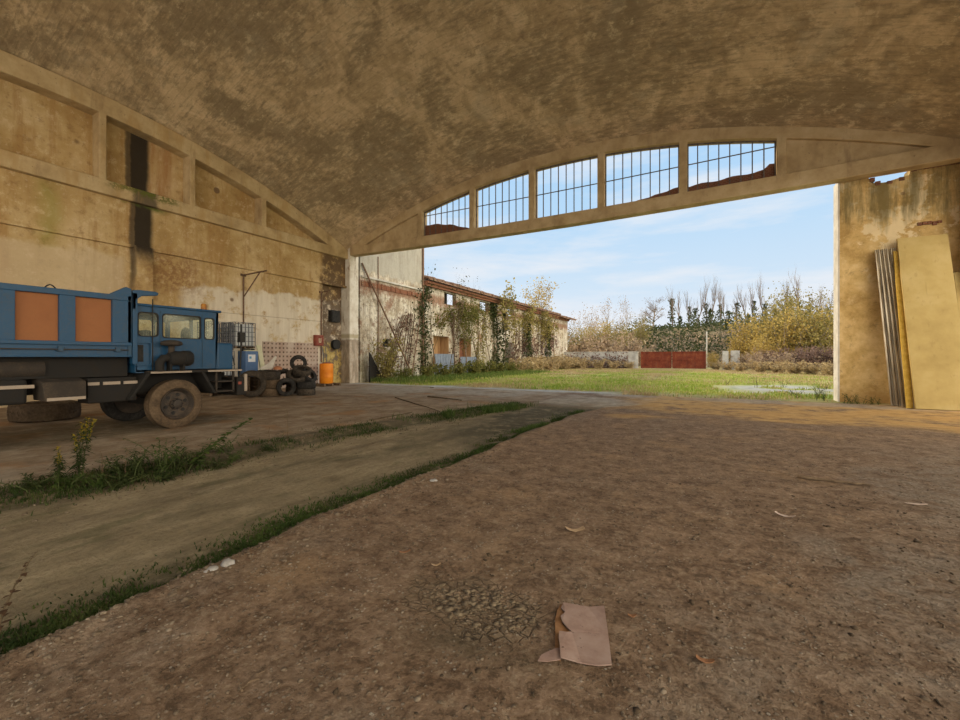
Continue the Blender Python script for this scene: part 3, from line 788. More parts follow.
MB().plate([(3.98, 2.86), (4.36, 2.86), (4.36, 3.02), (4.27, 3.05)], [], lambda y, z, w: (w, y, z), XN - .10, XN).build('corner_gusset', M['blue'], tip, bevel=.006)
MB().box(XN + .01, XN + .03, .3, 4.3, 1.735, 1.755).build('latch_rod', M['plate'], tip)
for y in (1.1, 2.3, 3.25, 4.12): MB().box(XN - .02, XN + .045, y - .035, y + .035, 1.70, 1.80).box(XN - .02, XN + .03, y - .06, y + .06, 1.715, 1.735).build('latch_bracket', M['blue_dark'], tip, bevel=.006)
MB().tube([(XN - .05, 3.05 + .16 * t, 2.86 + .07 * math.sin(PI * t)) for t in np.linspace(0, 1, 8)], .012, 6).build('tarp_hook', M['chassis'], tip)
hb = MB().box(XN - .14, XN, 4.38, 4.47, 1.45, 2.95)
hb.plate([(4.38, 2.92), (4.44, 2.80), (4.55, 2.90), (4.84, 2.94), (4.86, 3.0), (4.8, 3.02), (4.5, 3.02), (4.38, 3.0)], [], lambda y, z, w: (w, y, z), XN - .14, XN)
hb.box(XF + .1, XN, 4.38, 4.44, 2.6, 2.95)
hb.build('headboard', M['blue'], T, bevel=.008)
# cab
XC, XCF = -10.70, -13.0
W1, W2, W3 = rrect(4.50, 4.89, 2.04, 2.57, .07), rrect(4.96, 5.78, 2.02, 2.57, .06), rrect(5.85, 6.09, 2.02, 2.55, .06)
out = [(4.47, 1.28), (6.13, 1.28), (6.17, 2.0), (6.19, 2.66), (6.15, 2.70), (4.47, 2.71)]
tx = lambda y, z, w: (w, y, z)
cab_side = MB().plate(out, [W1, W2, W3], tx, XC, XC - .05).build('cab', M['blue'], T)
MB().plate(out, [W1, W2, W3], tx, XCF, XCF + .05).build('far_side', M['blue'], cab_side)
c2 = MB().box(XCF, XC, 4.45, 4.49, 1.28, 2.0).box(XCF, XC, 4.45, 4.49, 2.6, 2.7).box(XCF, XCF + .3, 4.45, 4.49, 2, 2.6).box(XC - .3, XC, 4.45, 4.49, 2, 2.6)
c2.box(XCF, XC, 6.12, 6.17, 1.28, 2.02).box(XCF, XC, 6.14, 6.19, 2.55, 2.7)
for x in (XCF + .04, (XC + XCF) / 2, XC - .04): c2.box(x - .04, x + .04, 6.13, 6.18, 2.0, 2.6)
c2.box(XCF, XC, 4.47, 6.15, 1.26, 1.32)
c2.build('cab_shell', M['blue'], cab_side)
MB().box(XCF - .04, XC + .04, 4.42, 6.25, 2.69, 2.745).build('cab_roof', M['blue'], T, bevel=.02)
for Wn in (W1, W2, W3):
    cx = sum(p[0] for p in Wn) / len(Wn); cz = sum(p[1] for p in Wn) / len(Wn)
    inn = [(cx + (p[0] - cx) * (1 - .018 / abs(max(q[0] for q in Wn) - cx)), cz + (p[1] - cz) * (1 - .018 / .26)) for p in Wn]
    sl = MB().plate(Wn, [inn], tx, XC + .012, XC - .055).build('window_seal', M['seal'], cab_side)
    MB().plate(inn, [], tx, XC - .02, XC - .026).build('glass_pane', M['glass'], cab_side)
for y in (4.925, 5.81): MB().box(XC, XC + .012, y - .007, y + .007, 1.34, 2.62).build('door_seam', M['blue_dark'], cab_side)
MB().bar((XC + .03, 5.05, 1.90), (XC + .03, 5.2, 1.90), .03).build('door_handle', M['seal'], cab_side)
MB().lathe([(.2, -.015), (.2, .015)], (-11.25, 5.72, 2.12), 'Y', 18).bar((-11.25, 5.74, 2.1), (-11.25, 6.0, 1.7), .05).build('steering_wheel', M['seal'], cab_side)
MB().box(-11.6, -11.0, 4.75, 4.9, 1.4, 2.2).box(-11.6, -11.0, 4.8, 5.25, 1.4, 1.75).build('seat', M['seal'], cab_side, bevel=.04)
MB().lathe([(.075, 0), (.075, .03), (.06, .04), (.062, .13), (.045, .16), (.0, .165)], (-10.95, 5.98, 2.745), 'Z', 16).build('beacon', M['amber'], T, smooth='auto')
MB().box(XCF + .12, XC - .02, 6.16, 6.58, 1.28, 1.95).build('hood', M['blue'], T, bevel=.05)
MB().box(XCF + .3, XC - .2, 6.57, 6.6, 1.34, 1.85).build('grille', M['chassis'], T)
MB().tube([(XC + .04, 4.76, 1.3), (XC + .04, 4.76, 2.86)], .011, 6).build('antenna_rod', M['seal'], T)
ld = MB().plate(rrect(4.42, 4.74, 1.42, 1.92, .02), [rrect(4.44, 4.72, 1.44, 1.9, .015)], tx, XC + .05, XC + .03)
ld.build('step_frame', M['blue'], T)
MB().box(XC - .02, XC + .012, 4.48, 4.60, 1.5, 1.86).build('vent', M['seal'], T)
# front fender, steps, bumper
fd = MB().box(-11.4, -10.56, 4.62, 6.72, 1.24, 1.285)
fd.hexa([(-11.35, 4.30, .72), (-10.58, 4.30, .72), (-10.58, 4.34, .70), (-11.35, 4.34, .70), (-11.35, 4.62, 1.25), (-10.58, 4.62, 1.25), (-10.58, 4.70, 1.25), (-11.35, 4.70, 1.25)])
fd.hexa([(-11.35, 6.02, .72), (-10.58, 6.02, .72), (-10.58, 6.07, .72), (-11.35, 6.07, .72), (-11.35, 5.72, 1.25), (-10.58, 5.72, 1.25), (-10.58, 5.80, 1.25), (-11.35, 5.80, 1.25)])
fd.build('front_fender', M['chassis'], T, bevel=.01)
MB().box(-11.38, -10.6, 4.64, 6.70, 1.286, 1.296).build('fender_top', M['plate'], T)
for a, c in ((4.68, 5.5), (5.86, 6.7)): MB().box(-10.565, -10.548, a, c, 1.245, 1.285).build('reflective_strip', M['stripe'], T)
st = MB()
for z in (.74, .98): st.box(-11.1, -10.62, 6.1, 6.55, z, z + .03)
st.bar((-10.64, 6.1, .72), (-10.64, 6.1, 1.25), .04).bar((-10.64, 6.52, .72), (-10.64, 6.52, 1.25), .04)
st.build('entry_step', M['plate'], T)
bp = MB().box(-13.0, -10.62, 6.62, 6.86, .62, 1.08).build('bumper', M['chassis'], T, bevel=.03)
MB().box(-10.64, -10.60, 6.80, 6.87, .72, 1.16).build('marker_board', M['stripe'], bp)
MB().box(-10.63, -10.605, 6.64, 6.72, .9, .97).build('side_lamp', M['red_box'], bp)
MB().tube([(-10.72, 6.74, 1.06), (-10.72, 6.78, 1.8), (-10.72, 6.78, 2.45)], .02, 8).box(-10.78, -10.66, 6.72, 6.85, 1.98, 2.24).build('mirror_arm', M['seal'], T)
MB().tube([(-10.9, 6.42 + .22 * math.cos(t), 1.3 + .55 * math.sin(t)) for t in np.linspace(PI, .2, 12)], .02, 8).tube([(-10.9, 6.52 + .2 * math.cos(t), 1.3 + .45 * math.sin(t)) for t in np.linspace(PI, .2, 12)], .016, 8).build('grab_bar', M['seal'], T)
# air cleaner
ac = MB().lathe([(.05, 4.98), (.13, 5.0), (.16, 5.05), (.16, 5.28), (.175, 5.29), (.175, 5.42), (.15, 5.46), (.03, 5.47)], (-10.42 - .1, 0, 1.57), 'Y', 20).build('air_cleaner', M['chassis'], T, smooth='auto')
MB().tube([(-10.52, 5.02, 1.58), (-10.52, 4.90, 1.57), (-10.52, 4.83, 1.48), (-10.52, 4.83, 1.3)], .085, 12).build('intake_elbow', M['chassis'], ac, smooth='auto')
MB().lathe([(.06, 1.7), (.06, 1.84), (.19, 1.86), (.21, 1.89), (.19, 1.94), (.08, 1.975), (.0, 1.98)], (-10.52, 5.06, 0), 'Z', 20).build('rain_cap', M['plate'], ac, smooth='auto')
for y in (5.02, 5.28): MB().box(-10.6, -10.44, y - .02, y + .02, 1.29, 1.45).build('mount_bracket', M['chassis'], ac)
# chassis
ch = MB()
for x in (-11.35, -12.4): ch.box(x - .05, x + .05, .3, 6.7, .88, 1.2)
for y in (.6, 2.2, 3.8, 5.2, 6.4): ch.box(-12.4, -11.35, y - .06, y + .06, .92, 1.15)
ch.box(-12.6, -11.1, 4.5, 6.5, .8, 1.26).box(-12.9, -10.85, .4, 4.38, 1.2, 1.60)
ch.build('chassis', M['chassis'], T)
MB().lathe([(.0, 2.0), (.17, 2.0), (.17, 3.1), (.0, 3.1)], (-10.95, 0, 1.38), 'Y', 16).build('air_tank', M['plate'], T, smooth='auto')
MB().box(-11.05, -10.72, .4, 2.85, .76, 1.2).build('fuel_tank', M['chassis'], T, bevel=.05)
MB().box(-10.72, -10.70, .4, 2.93, 1.04, 1.10).build('reflective_strip', M['stripe'], T)
MB().box(-11.2, -10.72, 3.68, 4.5, .68, 1.18).build('battery_box', M['chassis'], T, bevel=.03)
for a, c in ((3.68, 3.86), (3.92, 4.2), (4.26, 4.5)): MB().box(-10.72, -10.70, a, c, 1.04, 1.10).build('reflective_strip', M['stripe'], T)
MB().hexa([(-11.1, 3.02, .80), (-10.52, 3.02, .80), (-10.52, 3.6, .80), (-11.1, 3.6, .80), (-11.1, 3.0, 1.24), (-10.6, 3.0, 1.14), (-10.6, 3.62, 1.14), (-11.1, 3.62, 1.24)]).build('tool_box', M['plate'], T, bevel=.015)
MB().box(-10.52, -10.505, 3.04, 3.58, .80, .855).build('reflective_strip', M['stripe'], T)
def wheel(name, x, y, side, r=.55, w=.33, mat='rubber_brown'):
    s = side
    prof = [(.345, -w * .40), (.37, -w * .5), (.46, -w * .52), (r - .03, -w * .44), (r, -w * .36), (r, w * .36), (r - .03, w * .44), (.46, w * .52), (.37, w * .5), (.345, w * .40)]
    o = MB().lathe([(a, x + h) for a, h in prof], (0, y, r - .015), 'X', 40, closed=True).build(name, M[mat], T, smooth='auto')
    xo = x + s * w * .42
    dsh = MB().lathe([(.355, x - s * w * .4), (.35, xo), (.335, xo + s * .02), (.315, xo - s * .02), (.28, xo - s * .10), (.13, xo - s * .10), (.12, xo - s * .03), (.0, xo - s * .03)], (0, y, r - .015), 'X', 32).build('rim', M['rim'], o, smooth='auto')
    MB().lathe([(.095, xo - s * .04), (.09, xo + s * .02), (.05, xo + s * .04), (0, xo + s * .04)], (0, y, r - .015), 'X', 16).build('hub', M['rim'], o, smooth='auto')
    for k in range(6):
        t = 2 * PI * k / 6 + .3
        q = MB(); cx, cz = y + .21 * math.cos(t), r - .015 + .21 * math.sin(t)
        q.tube([(xo - s * .105, cx, cz), (xo - s * .088, cx, cz)], .042, 10).build('hand_hole', M['seal'], o)
    for k in range(8):
        t = 2 * PI * k / 8
        MB().tube([(xo - s * .05, y + .105 * math.cos(t), r - .015 + .105 * math.sin(t)), (xo, y + .105 * math.cos(t), r - .015 + .105 * math.sin(t))], .016, 6).build('wheel_nut', M['chassis'], o)
wheel('front_wheel', -10.79, 5.25, 1); wheel('front_wheel', -12.92, 5.25, -1, mat='rubber_dark')
wheel('rear_wheel', -10.79, 1.15, 1); wheel('rear_wheel', -12.92, 1.15, -1)
MB().box(-12.85, -10.85, 5.17, 5.33, .46, .62).build('front_axle', M['chassis'], T)
MB().box(-12.85, -10.85, 1.05, 1.25, .44, .64).build('rear_axle', M['chassis'], T)

# ------------------------------------------------------------------ tyres
def tyre(r, w, mat):
    ri = r * .56
    prof = [(ri, -w * .38), (ri + .04, -w * .5), (r * .82, -w * .53), (r * .95, -w * .46), (r, -w * .36), (r, w * .36), (r * .95, w * .46), (r * .82, w * .53), (ri + .04, w * .5), (ri, w * .38), (ri + .03, w * .30), (r * .84, w * .34), (r * .90, 0), (r * .84, -w * .34), (ri + .03, -w * .30)]
    m = MB().lathe(prof, (0, 0, 0), 'Z', 36, closed=True)
    return m
def tread(r, w):
    m = MB(); n = 40
    for k in range(n):
        t = 2 * PI * k / n; dt = 2 * PI / n * .3
        for s, sh in ((-1, 0), (1, .5)):
            t1 = t + sh * 2 * PI / n; z0, z1 = (.03 * w, .46 * w) if s > 0 else (-.46 * w, -.03 * w)
            ps = []
            for zz, tw in ((z0, 0), (z1, s * dt)):
                for rr, tt in ((r * .96, t1 - dt), (r * 1.015, t1 - dt), (r * 1.015, t1 + dt), (r * .96, t1 + dt)):
                    k2 = 1 if abs(zz) < .3 * w else (.965)
                    ps.append((rr * k2 * math.cos(tt + tw), rr * k2 * math.sin(tt + tw), zz))
            m.hexa(ps)
    return m
def put_tyre(loc, rot, r, w, mat, label, group=None, name='tyre', tr=True):
    e = empty(name, (0, 0, 0), label, 'tyre', group)
    tyre(r, w, mat).build('sidewall', M[mat] if isinstance(mat, str) else mat, e, smooth='auto') if False else None
    tyre(r, w, mat).build('carcass', M[mat], e, smooth='auto')
    if tr: tread(r, w).build('tread', M[mat], e)
    e.location = loc; e.rotation_euler = rot
    return e
gq = lambda x, y: float(gz(x, y))
TG = 'old tyres dumped by the left wall'
put_tyre((-14.95, 4.3, gq(-14.95, 4.3) + .22), (0, 0, .2), .66, .42, 'rubber_brown', 'big tractor-like tyre lying flat on the ground behind the truck', None)
# big upright one just ahead of the bumper
def at(px, depth):                       # floor point in a direction of the view, at a distance along it
    a = R(28.4); r_ = (px - 480) / 426 * depth
    return (math.cos(a) * r_ - math.sin(a) * depth, math.sin(a) * r_ + math.cos(a) * depth)
x, y = at(252, 17.0); put_tyre((x, y, gq(x, y) + .53), (R(90), R(4), R(54)), .53, .36, 'rubber', 'large tyre standing upright just ahead of the truck bumper', TG)
sx_, sy_ = at(270, 17.5); zz = gq(sx_, sy_)
for k, (lab, dx, mt) in enumerate((('bottom tyre of the dusty brown stack beside the big upright tyre', 0, 'rubber_brown'), ('middle tyre of the dusty brown stack beside the big upright tyre', .03, 'rubber_brown'), ('top tyre of the dusty brown stack, wider and tilted', -.05, 'rubber'))):
    put_tyre((sx_ + dx, sy_ + dx, zz + .17 + .335 * k + (.03 if k == 2 else 0)), (R(4) if k == 2 else 0, R(-3) if k == 2 else 0, k), .42 if k < 2 else .46, .33, mt, lab, TG)
x, y = at(286, 17.5); put_tyre((x, y, gq(x, y) + .37), (R(90), R(-6), R(60)), .37, .30, 'rubber_dark', 'black upright tyre facing out between the two low stacks', TG)
x, y = at(306, 17.9)
for k, lab in enumerate(('bottom tyre of the low stack nearest the orange barrel', 'top tyre of the low stack nearest the orange barrel')):
    put_tyre((x + .02 * k, y, gq(x, y) + .14 + .275 * k), (0, 0, k), .37, .27, 'rubber_dark' if k else 'rubber', lab, TG)
x, y = at(296, 19.0)
for k, lab in enumerate(('bottom tyre of the hidden stack at the back of the tyre heap', 'middle tyre of the stack at the back of the tyre heap', 'upper tyre of the stack at the back of the tyre heap')):
    put_tyre((x, y, gq(x, y) + .16 + .325 * k), (0, 0, k * .7), .42, .32, 'rubber', lab, TG)
x, y = at(298.5, 18.9); put_tyre((x, y, gq(x, y) + .98 + .35), (R(80), R(5), R(48)), .35, .24, 'rubber_dark', 'tyre perched upright on the very top of the tyre heap', TG)
x, y = at(296, 18.0); put_tyre((x, y, .78), (R(38), R(6), R(62)), .38, .22, 'rubber', 'brown tyre slumped at a slant under the topmost tyre of the heap', TG)
x, y = at(309, 18.4); put_tyre((x, y, .80), (R(55), R(25), R(85)), .36, .22, 'rubber_dark', 'black tyre leaning on the right flank of the heap above the low stack', TG)
x, y = at(283, 18.4); put_tyre((x, y, .74), (R(62), R(-15), R(40)), .36, .22, 'rubber_dark', 'dark tyre wedged between the brown stack and the heap', TG)
x, y = at(302, 18.2); put_tyre((x, y, 1.02), (R(16), R(18), R(20)), .38, .22, 'rubber', 'tyre lying tilted just below the topmost tyre of the heap', TG)
# things on the brown stack
zs = zz + 1.10
o = MB().plate([(0, 0), (.62, .02), (.86, .52), (.80, .56), (.5, .26)], [], lambda a, c, w: (sx_ - .3 + .2 * a + w - .1 * c, sy_ - .35 + .9 * a, zs + c), 0, .03).build('fender_scrap', M['pale_board'])
prop(o, 'pale pointed sheet scrap standing on the brown tyre stack', 'scrap')
o = MB().lathe([(0.16, 0), (.17, .05), (.14, .11), (.07, .15), (0, .16)], (sx_ + .22, sy_ + .2, zs - .02), 'Z', 16).build('clay_pot', M['terracotta'], smooth='auto')
prop(o, 'upturned reddish clay pot lying on the brown tyre stack', 'pot')

# ------------------------------------------------------------------ cage tanks by the wall
def pallet(x, y, z, label, sx=1.0, sy=1.2, group=None):
    e = empty('pallet', (x, y, z), label, 'pallet', group)
    m = MB()
    for k in range(5): m.box(x - sx / 2, x + sx / 2, y - sy / 2 + k * (sy - .1) / 4, y - sy / 2 + .1 + k * (sy - .1) / 4, z + .115, z + .14)
    m.build('deck', M['pallet'], e)
    for k in (-1, 0, 1): MB().box(x - sx / 2, x + sx / 2, y + k * (sy / 2 - .06) - .05, y + k * (sy / 2 - .06) + .05, z, z + .115).build('bearer', M['pallet'], e)
    return e
def ibc(x, y, z, label, tank=None, sx=1.0, sy=.92, h=1.12):
    e = empty('cage_tank', (x, y, z), label, 'tank', 'caged tanks by the left wall')
    m = MB(); x0, x1, y0, y1 = x - sx / 2, x + sx / 2, y - sy / 2, y + sy / 2
    nz, ny = 5, 6
    for k in range(nz + 1):
        zz = z + .1 + (h - .1) * k / nz
        for a, c in (((x0, y0, zz), (x1, y0, zz)), ((x1, y0, zz), (x1, y1, zz)), ((x1, y1, zz), (x0, y1, zz)), ((x0, y1, zz), (x0, y0, zz))): m.bar(a, c, .022)
    for k in range(ny):
        t = k / ny
        for px, py in ((x0 + (x1 - x0) * t, y0), (x1, y0 + (y1 - y0) * t), (x1 - (x1 - x0) * t, y1), (x0, y1 - (y1 - y0) * t)): m.bar((px, py, z + .08), (px, py, z + h), .022)
    m.build('cage', M['cage'], e)
    p = MB()
    for k in range(4): p.box(x0, x1, y0 + k * (sy - .1) / 3, y0 + .1 + k * (sy - .1) / 3, z + .06, z + .08)
    for k in (0, 1, 2): p.box(x0, x1, y0 + k * (sy - .08) / 2, y0 + .08 + k * (sy - .08) / 2, z, z + .06)
    p.build('skid', M['pallet'], e)
    if tank:
        MB().box(x0 + .03, x1 - .03, y0 + .03, y1 - .03, z + .085, z + h - .06).build('bottle', M[tank], e, bevel=.07)
        MB().lathe([(.1, z + h - .07), (.1, z + h - .01), (0, z + h)], (x, y, 0), 'Z', 14).build('filler_cap', M['seal'], e)
    return e
ZP = 0
for k in range(5):
    for j, y in enumerate((10.5, 11.62)):
        pallet(-18.35, y, gq(-18.3, 11) + .01 + .141 * k, ('timber pallet under the %s caged tanks, level %s from the floor' % (('farther from the column', 'nearer to the column')[j], ('lowest', 'second', 'third', 'fourth', 'topmost')[k])), 1.1, 1.12, 'pallets under the caged tanks')
zb = gq(-18.3, 11) + .72
ibc(-18.3, 10.5, zb, 'caged tank of the lower row hidden behind the truck nose', 'tank_white', h=1.12)
BT = empty('blue_tank', (-18.0, 11.6, zb), 'blue plastic tank with white label and black caps, in front of the cage wall', 'tank')
MB().box(-18.2, -17.6, 11.34, 11.93, zb, zb + 1.14).build('body', M['tank_blue'], BT, bevel=.05)
lb = MB().box(-17.605, -17.594, 11.45, 11.78, zb + .66, zb + .98).build('sticker', M['label_white'], BT)
MB().box(-17.594, -17.590, 11.50, 11.60, zb + .80, zb + .90).build('mark', M['label_blue'], lb)
for y in (11.42, 11.62, 11.82):
    MB().lathe([(.09, zb + 1.13), (.09, zb + 1.21), (.06, zb + 1.24), (0, zb + 1.24)], (-17.85, y, 0), 'Z', 14).build('cap', M['seal'], BT)
MB().box(-18.18, -17.62, 11.36, 11.91, zb + 1.13, zb + 1.17).build('rim', M['cream'], BT, bevel=.015)
zu = zb + 1.16
ibc(-18.35, 10.5, zu, 'empty wire cage of the upper row, next to the truck cab', None, h=1.16)
ibc(-18.45, 11.55, zu + .1, 'wire cage holding a milky plastic tank above the blue tank', 'tank_white', h=1.12)
o = MB().hexa([(-17.75, 12.14, zb), (-17.65, 12.14, zb), (-17.65, 12.36, zb), (-17.75, 12.36, zb), (-17.95, 12.04, zb + 1.4), (-17.88, 12.04, zb + 1.4), (-17.88, 12.26, zb + 1.4), (-17.95, 12.26, zb + 1.4)])
o = o.build('plank', M['cream'], bevel=.01); prop(o, 'narrow cream plank standing on end beside the blue tank', 'plank')
pallet(-17.8, 12.45, zb - .14, 'small pallet under the cream plank beside the blue tank', .8, .5); 
for k in range(3): pallet(-17.8, 12.45, zb - .281 - .141 * k, 'small pallet in the stack under the cream plank, level %s from the top' % ('second', 'third', 'lowest')[k], .8, .5, 'small pallets under the plank')

# ------------------------------------------------------------------ wall fixtures
def bracket(y, ztop, zlow, reach, zdia, label):
    e = empty('wall_bracket', (-19.6, y, zlow), label, 'bracket')
    MB().tube([(-19.57, y, zlow), (-19.57, y, ztop)], .035, 8).build('upright', M['pipe'], e)
    MB().tube([(-19.6, y, ztop), (-19.6 + reach, y, ztop + .05)], .035, 8).build('arm', M['pipe'], e)
    MB().tube([(-19.57, y, zdia), (-19.6 + reach * .72, y, ztop + .02)], .028, 8).build('brace', M['pipe'], e)
    MB().box(-19.62, -19.55, y - .12, y + .12, ztop - .05, ztop + .06).build('plate', M['pipe'], e)
bracket(12.5, 5.5, 2.9, 1.75, 4.45, 'rusty pipe bracket with long arm high on the wall above the caged tanks')
bracket(17.12, 5.3, 1.3, .75, 4.7, 'rusty pipe bracket with short arm above the orange barrel')
rb = empty('switch_box', (-19.6, 16.75, 2.5), 'dark red metal switch box on the wall above the tyre heap and left of barrel', 'box')
MB().box(-19.63, -19.42, 16.6, 17.16, 2.24, 2.84).build('housing', M['red_box'], rb, bevel=.015)
dr = MB().box(-19.42, -19.405, 16.64, 17.12, 2.28, 2.80).build('door', M['red_box'], rb, bevel=.006)
MB().box(-19.405, -19.40, 16.80, 16.84, 2.42, 2.66).box(-19.405, -19.40, 16.92, 16.96, 2.42, 2.66).box(-19.405, -19.40, 16.84, 16.92, 2.42, 2.46).build('mark', M['cream'], dr)
db = empty('hole_box', (-19.9, 17.85, 4.0), 'black box standing in for a dark hole, high in the dark corner beside the column', 'box')
MB().box(-19.94, -19.64, 17.95, 18.6, 3.68, 4.38).build('housing', M['seal'], db, bevel=.02)  # solid box added in place of a black rectangular hole
MB().box(-19.64, -19.62, 18.0, 18.55, 3.73, 4.33).build('door', M['seal'], db)
db = empty('cable_reel', (-19.8, 18.1, 2.2), 'dark hose reel hanging low in the corner beside the column', 'reel')
MB().lathe([(.05, -.1), (.30, -.1), (.30, -.07), (.16, -.06), (.16, .06), (.30, .07), (.30, .1), (.05, .1)], (-19.8, 18.4, 2.35), 'X', 18).build('drum', M['seal'], db)
MB().bar((-19.94, 18.4, 2.35), (-19.7, 18.4, 2.35), .07).build('spindle', M['pipe'], db)
pallet(-18.75, 16.75, gq(-18.7, 16.7), 'dark low pallet under the orange barrel', 1.0, 1.2)
ob = empty('orange_barrel', (-18.75, 16.75, gq(-18.7, 16.7) + .142), 'bright orange plastic barrel standing on a dark pallet by the wall', 'barrel')
zo = gq(-18.7, 16.7) + .142
MB().lathe([(.0, zo), (.34, zo), (.365, zo + .04), (.365, zo + .33), (.372, zo + .36), (.365, zo + .39), (.365, zo + .72), (.372, zo + .75), (.365, zo + .78), (.365, zo + 1.04), (.33, zo + 1.10), (.0, zo + 1.10)], (-18.75, 16.75, 0), 'Z', 28).build('body', M['barrel'], ob, smooth='auto')
MB().lathe([(.22, zo + 1.09), (.22, zo + 1.15), (.0, zo + 1.15)], (-18.75, 16.75, 0), 'Z', 20).build('lid', M['red_box'], ob)
for dy in (-.1, .12): MB().tube([(-18.85, 16.75 + dy, zo + 1.12), (-18.95, 16.75 + dy, zo + 2.0)], .018, 6).build('dip_tube', M['cage'], ob)

# ------------------------------------------------------------------ sheets leaning on the right wall
bd = empty('leaning_board', (6.2, 18.0, 0), 'tall yellowed board leaning against the right wall beside the zinc strips', 'board')
def lean(x0, x1, yb, zb0, yt, zt, th, shift=0):
    n = Vector((0, zt - zb0, -(yt - yb))).normalized() * th
    p = [(x0, yb, zb0), (x1, yb, zb0), (x1 + shift, yt, zt), (x0 + shift, yt, zt)]
    q = [(a, b_ - n.y, c - n.z) for a, b_, c in p]
    return MB().hexa(q + p)
lean(5.52, 6.74, 17.85, gq(6, 17.9), 19.33, 5.56, .07).build('sheet', M['board'], bd, bevel=.008)
lean(6.02, 6.32, 18.92, 4.15, 19.03, 4.56, .006).build('patch', M['board'], bd) if False else None
fr = lambda t: (17.85 + (19.33 - 17.85) * t - .0, gq(6, 17.9) + (5.56 - gq(6, 17.9)) * t)
def on_board(x0, x1, t0, t1, name, mat, th=.012):
    ya, za = fr(t0); yb, zb_ = fr(t1)
    return lean(x0, x1, ya - .066, za, yb - .066, zb_, th).build(name, mat, bd)
on_board(6.08, 6.46, .64, .72, 'glued_patch', M['board'], .01)
for t, x0, x1 in ((.14, 5.7, 6.0), (.135, 6.15, 6.5), (.46, 5.75, 5.86), (.19, 5.7, 6.1)): on_board(x0, x1, t, t + .006, 'scrape', M['deadleaf'], .006)
o = lean(6.86, 7.02, 18.2, gq(7, 18.2), 19.3, 4.3, .06); o = o.build('leaning_board', M['board'], bevel=.008)
prop(o, 'shorter yellowed board behind the tall board at the frame edge', 'board')
def strip(k, xb, yb, xt, zt, label):
    e = empty('metal_strip', (xb, yb, 0), label, 'metal strip', 'zinc strips leaning on the right wall')
    a = Vector((xb, yb, gq(xb, yb))); t = Vector((xt, 19.36, zt)); d = (t - a).normalized(); s = d.cross(Vector((0, 1, .2))).normalized(); nn = s.cross(d)
    prof = [(-.06, .0), (-.06, -.05), (-.05, -.05), (-.045, -.012), (-.015, -.012), (0, -.045), (.015, -.012), (.045, -.012), (.05, -.05), (.06, -.05), (.06, 0)]
    vs = [a + s * u + nn * w for u, w in prof] + [t + s * u + nn * w for u, w in prof]
    n = len(prof)
    fs = [(i, (i + 1) % n, (i + 1) % n + n, i + n) for i in range(n)] + [tuple(range(n)), tuple(range(2 * n - 1, n - 1, -1))]
    MB().add(vs, fs).build('channel', M['zinc'], e)
lab = ['leftmost of the zinc strips leaning beside the tall board', 'second zinc strip from the left beside the tall board', 'third zinc strip from the left, beside the tall board', 'fourth zinc strip from the left, close to the tall board', 'fifth zinc strip from the left, next to the yellow foam strip']
for k in range(5): strip(k, 5.28 + .10 * k if k < 3 else 5.26 + .1 * k, 18.75 - .14 * k, 5.03 + .10 * k, 5.28 - .02 * (k % 2), lab[k])
o = lean(5.30, 5.46, 17.98, gq(5.4, 18), 19.28, 5.15, .05, .06); o = o.build('foam_strip', M['insul'], bevel=.006)
o.location.x = .06
prop(o, 'yellow foam strip squeezed between zinc strips and the tall board', 'foam strip')

# ------------------------------------------------------------------ ruined buildings along the left of the yard
FX = -19.3
fy = lambda y, z, w: (w, y, z)
B1 = empty('tall_warehouse', (FX - 3, 23.3, 0), 'tall blank plastered warehouse end just outside beside the column', 'building')
small = [(22.0, 2.28), (22.85, 2.28), (22.85, 2.82), (22.0, 2.82)]
MB().plate([(19.9, -.1), (26.6, -.1), (26.6, 11.8), (19.9, 11.8)], [small], fy, FX, FX - .35).build('front_wall', M['facade'], B1)
MB().box(FX - 6.5, FX - .36, 19.9, 26.6, -.1, 11.7).build('building_body', M['facade'], B1) if False else None
m = MB().box(FX - 6.5, FX - .36, 26.3, 26.6, -.1, 11.8).box(FX - 6.5, FX - .36, 19.9, 20.2, -.1, 11.8).box(FX - 6.8, FX - 6.5, 19.9, 26.6, -.1, 11.8)
m.build('rear_wall', M['facade'], B1)
MB().box(FX - 7, FX + .15, 19.7, 26.8, 11.8, 12.0).build('roof_slab', M['grey_conc'], B1)
MB().box(FX - .34, FX - .3, 21.8, 23.1, 2.1, 3.0).build('window_dark', M['dark'], B1)
MB().box(FX, FX + .10, 19.95, 26.6, 6.62, 6.74).build('ledge', M['grey_conc'], B1, bevel=.02)
bc = MB().box(FX, FX + .025, 20.0, 26.55, 6.08, 6.40)
random.seed(3)
for k in range(40):
    y = 20.0 + k * .163
    if random.random() < .8: bc.box(FX + .01, FX + random.uniform(.03, .09), y, y + .155, 6.10 + random.uniform(-.03, .03), 6.42 + random.uniform(-.08, .04))
bc.build('brick_band', M['brick'], B1)
MB().tube([(FX + .09, 26.45, .2), (FX + .09, 26.45, 11.7)], .075, 10).build('drainpipe', M['pipe'], B1)
MB().tube([(FX + .05, 21.5, 0), (FX + .05, 21.5, 8.2)], .03, 6).build('conduit', M['pipe'], B1)

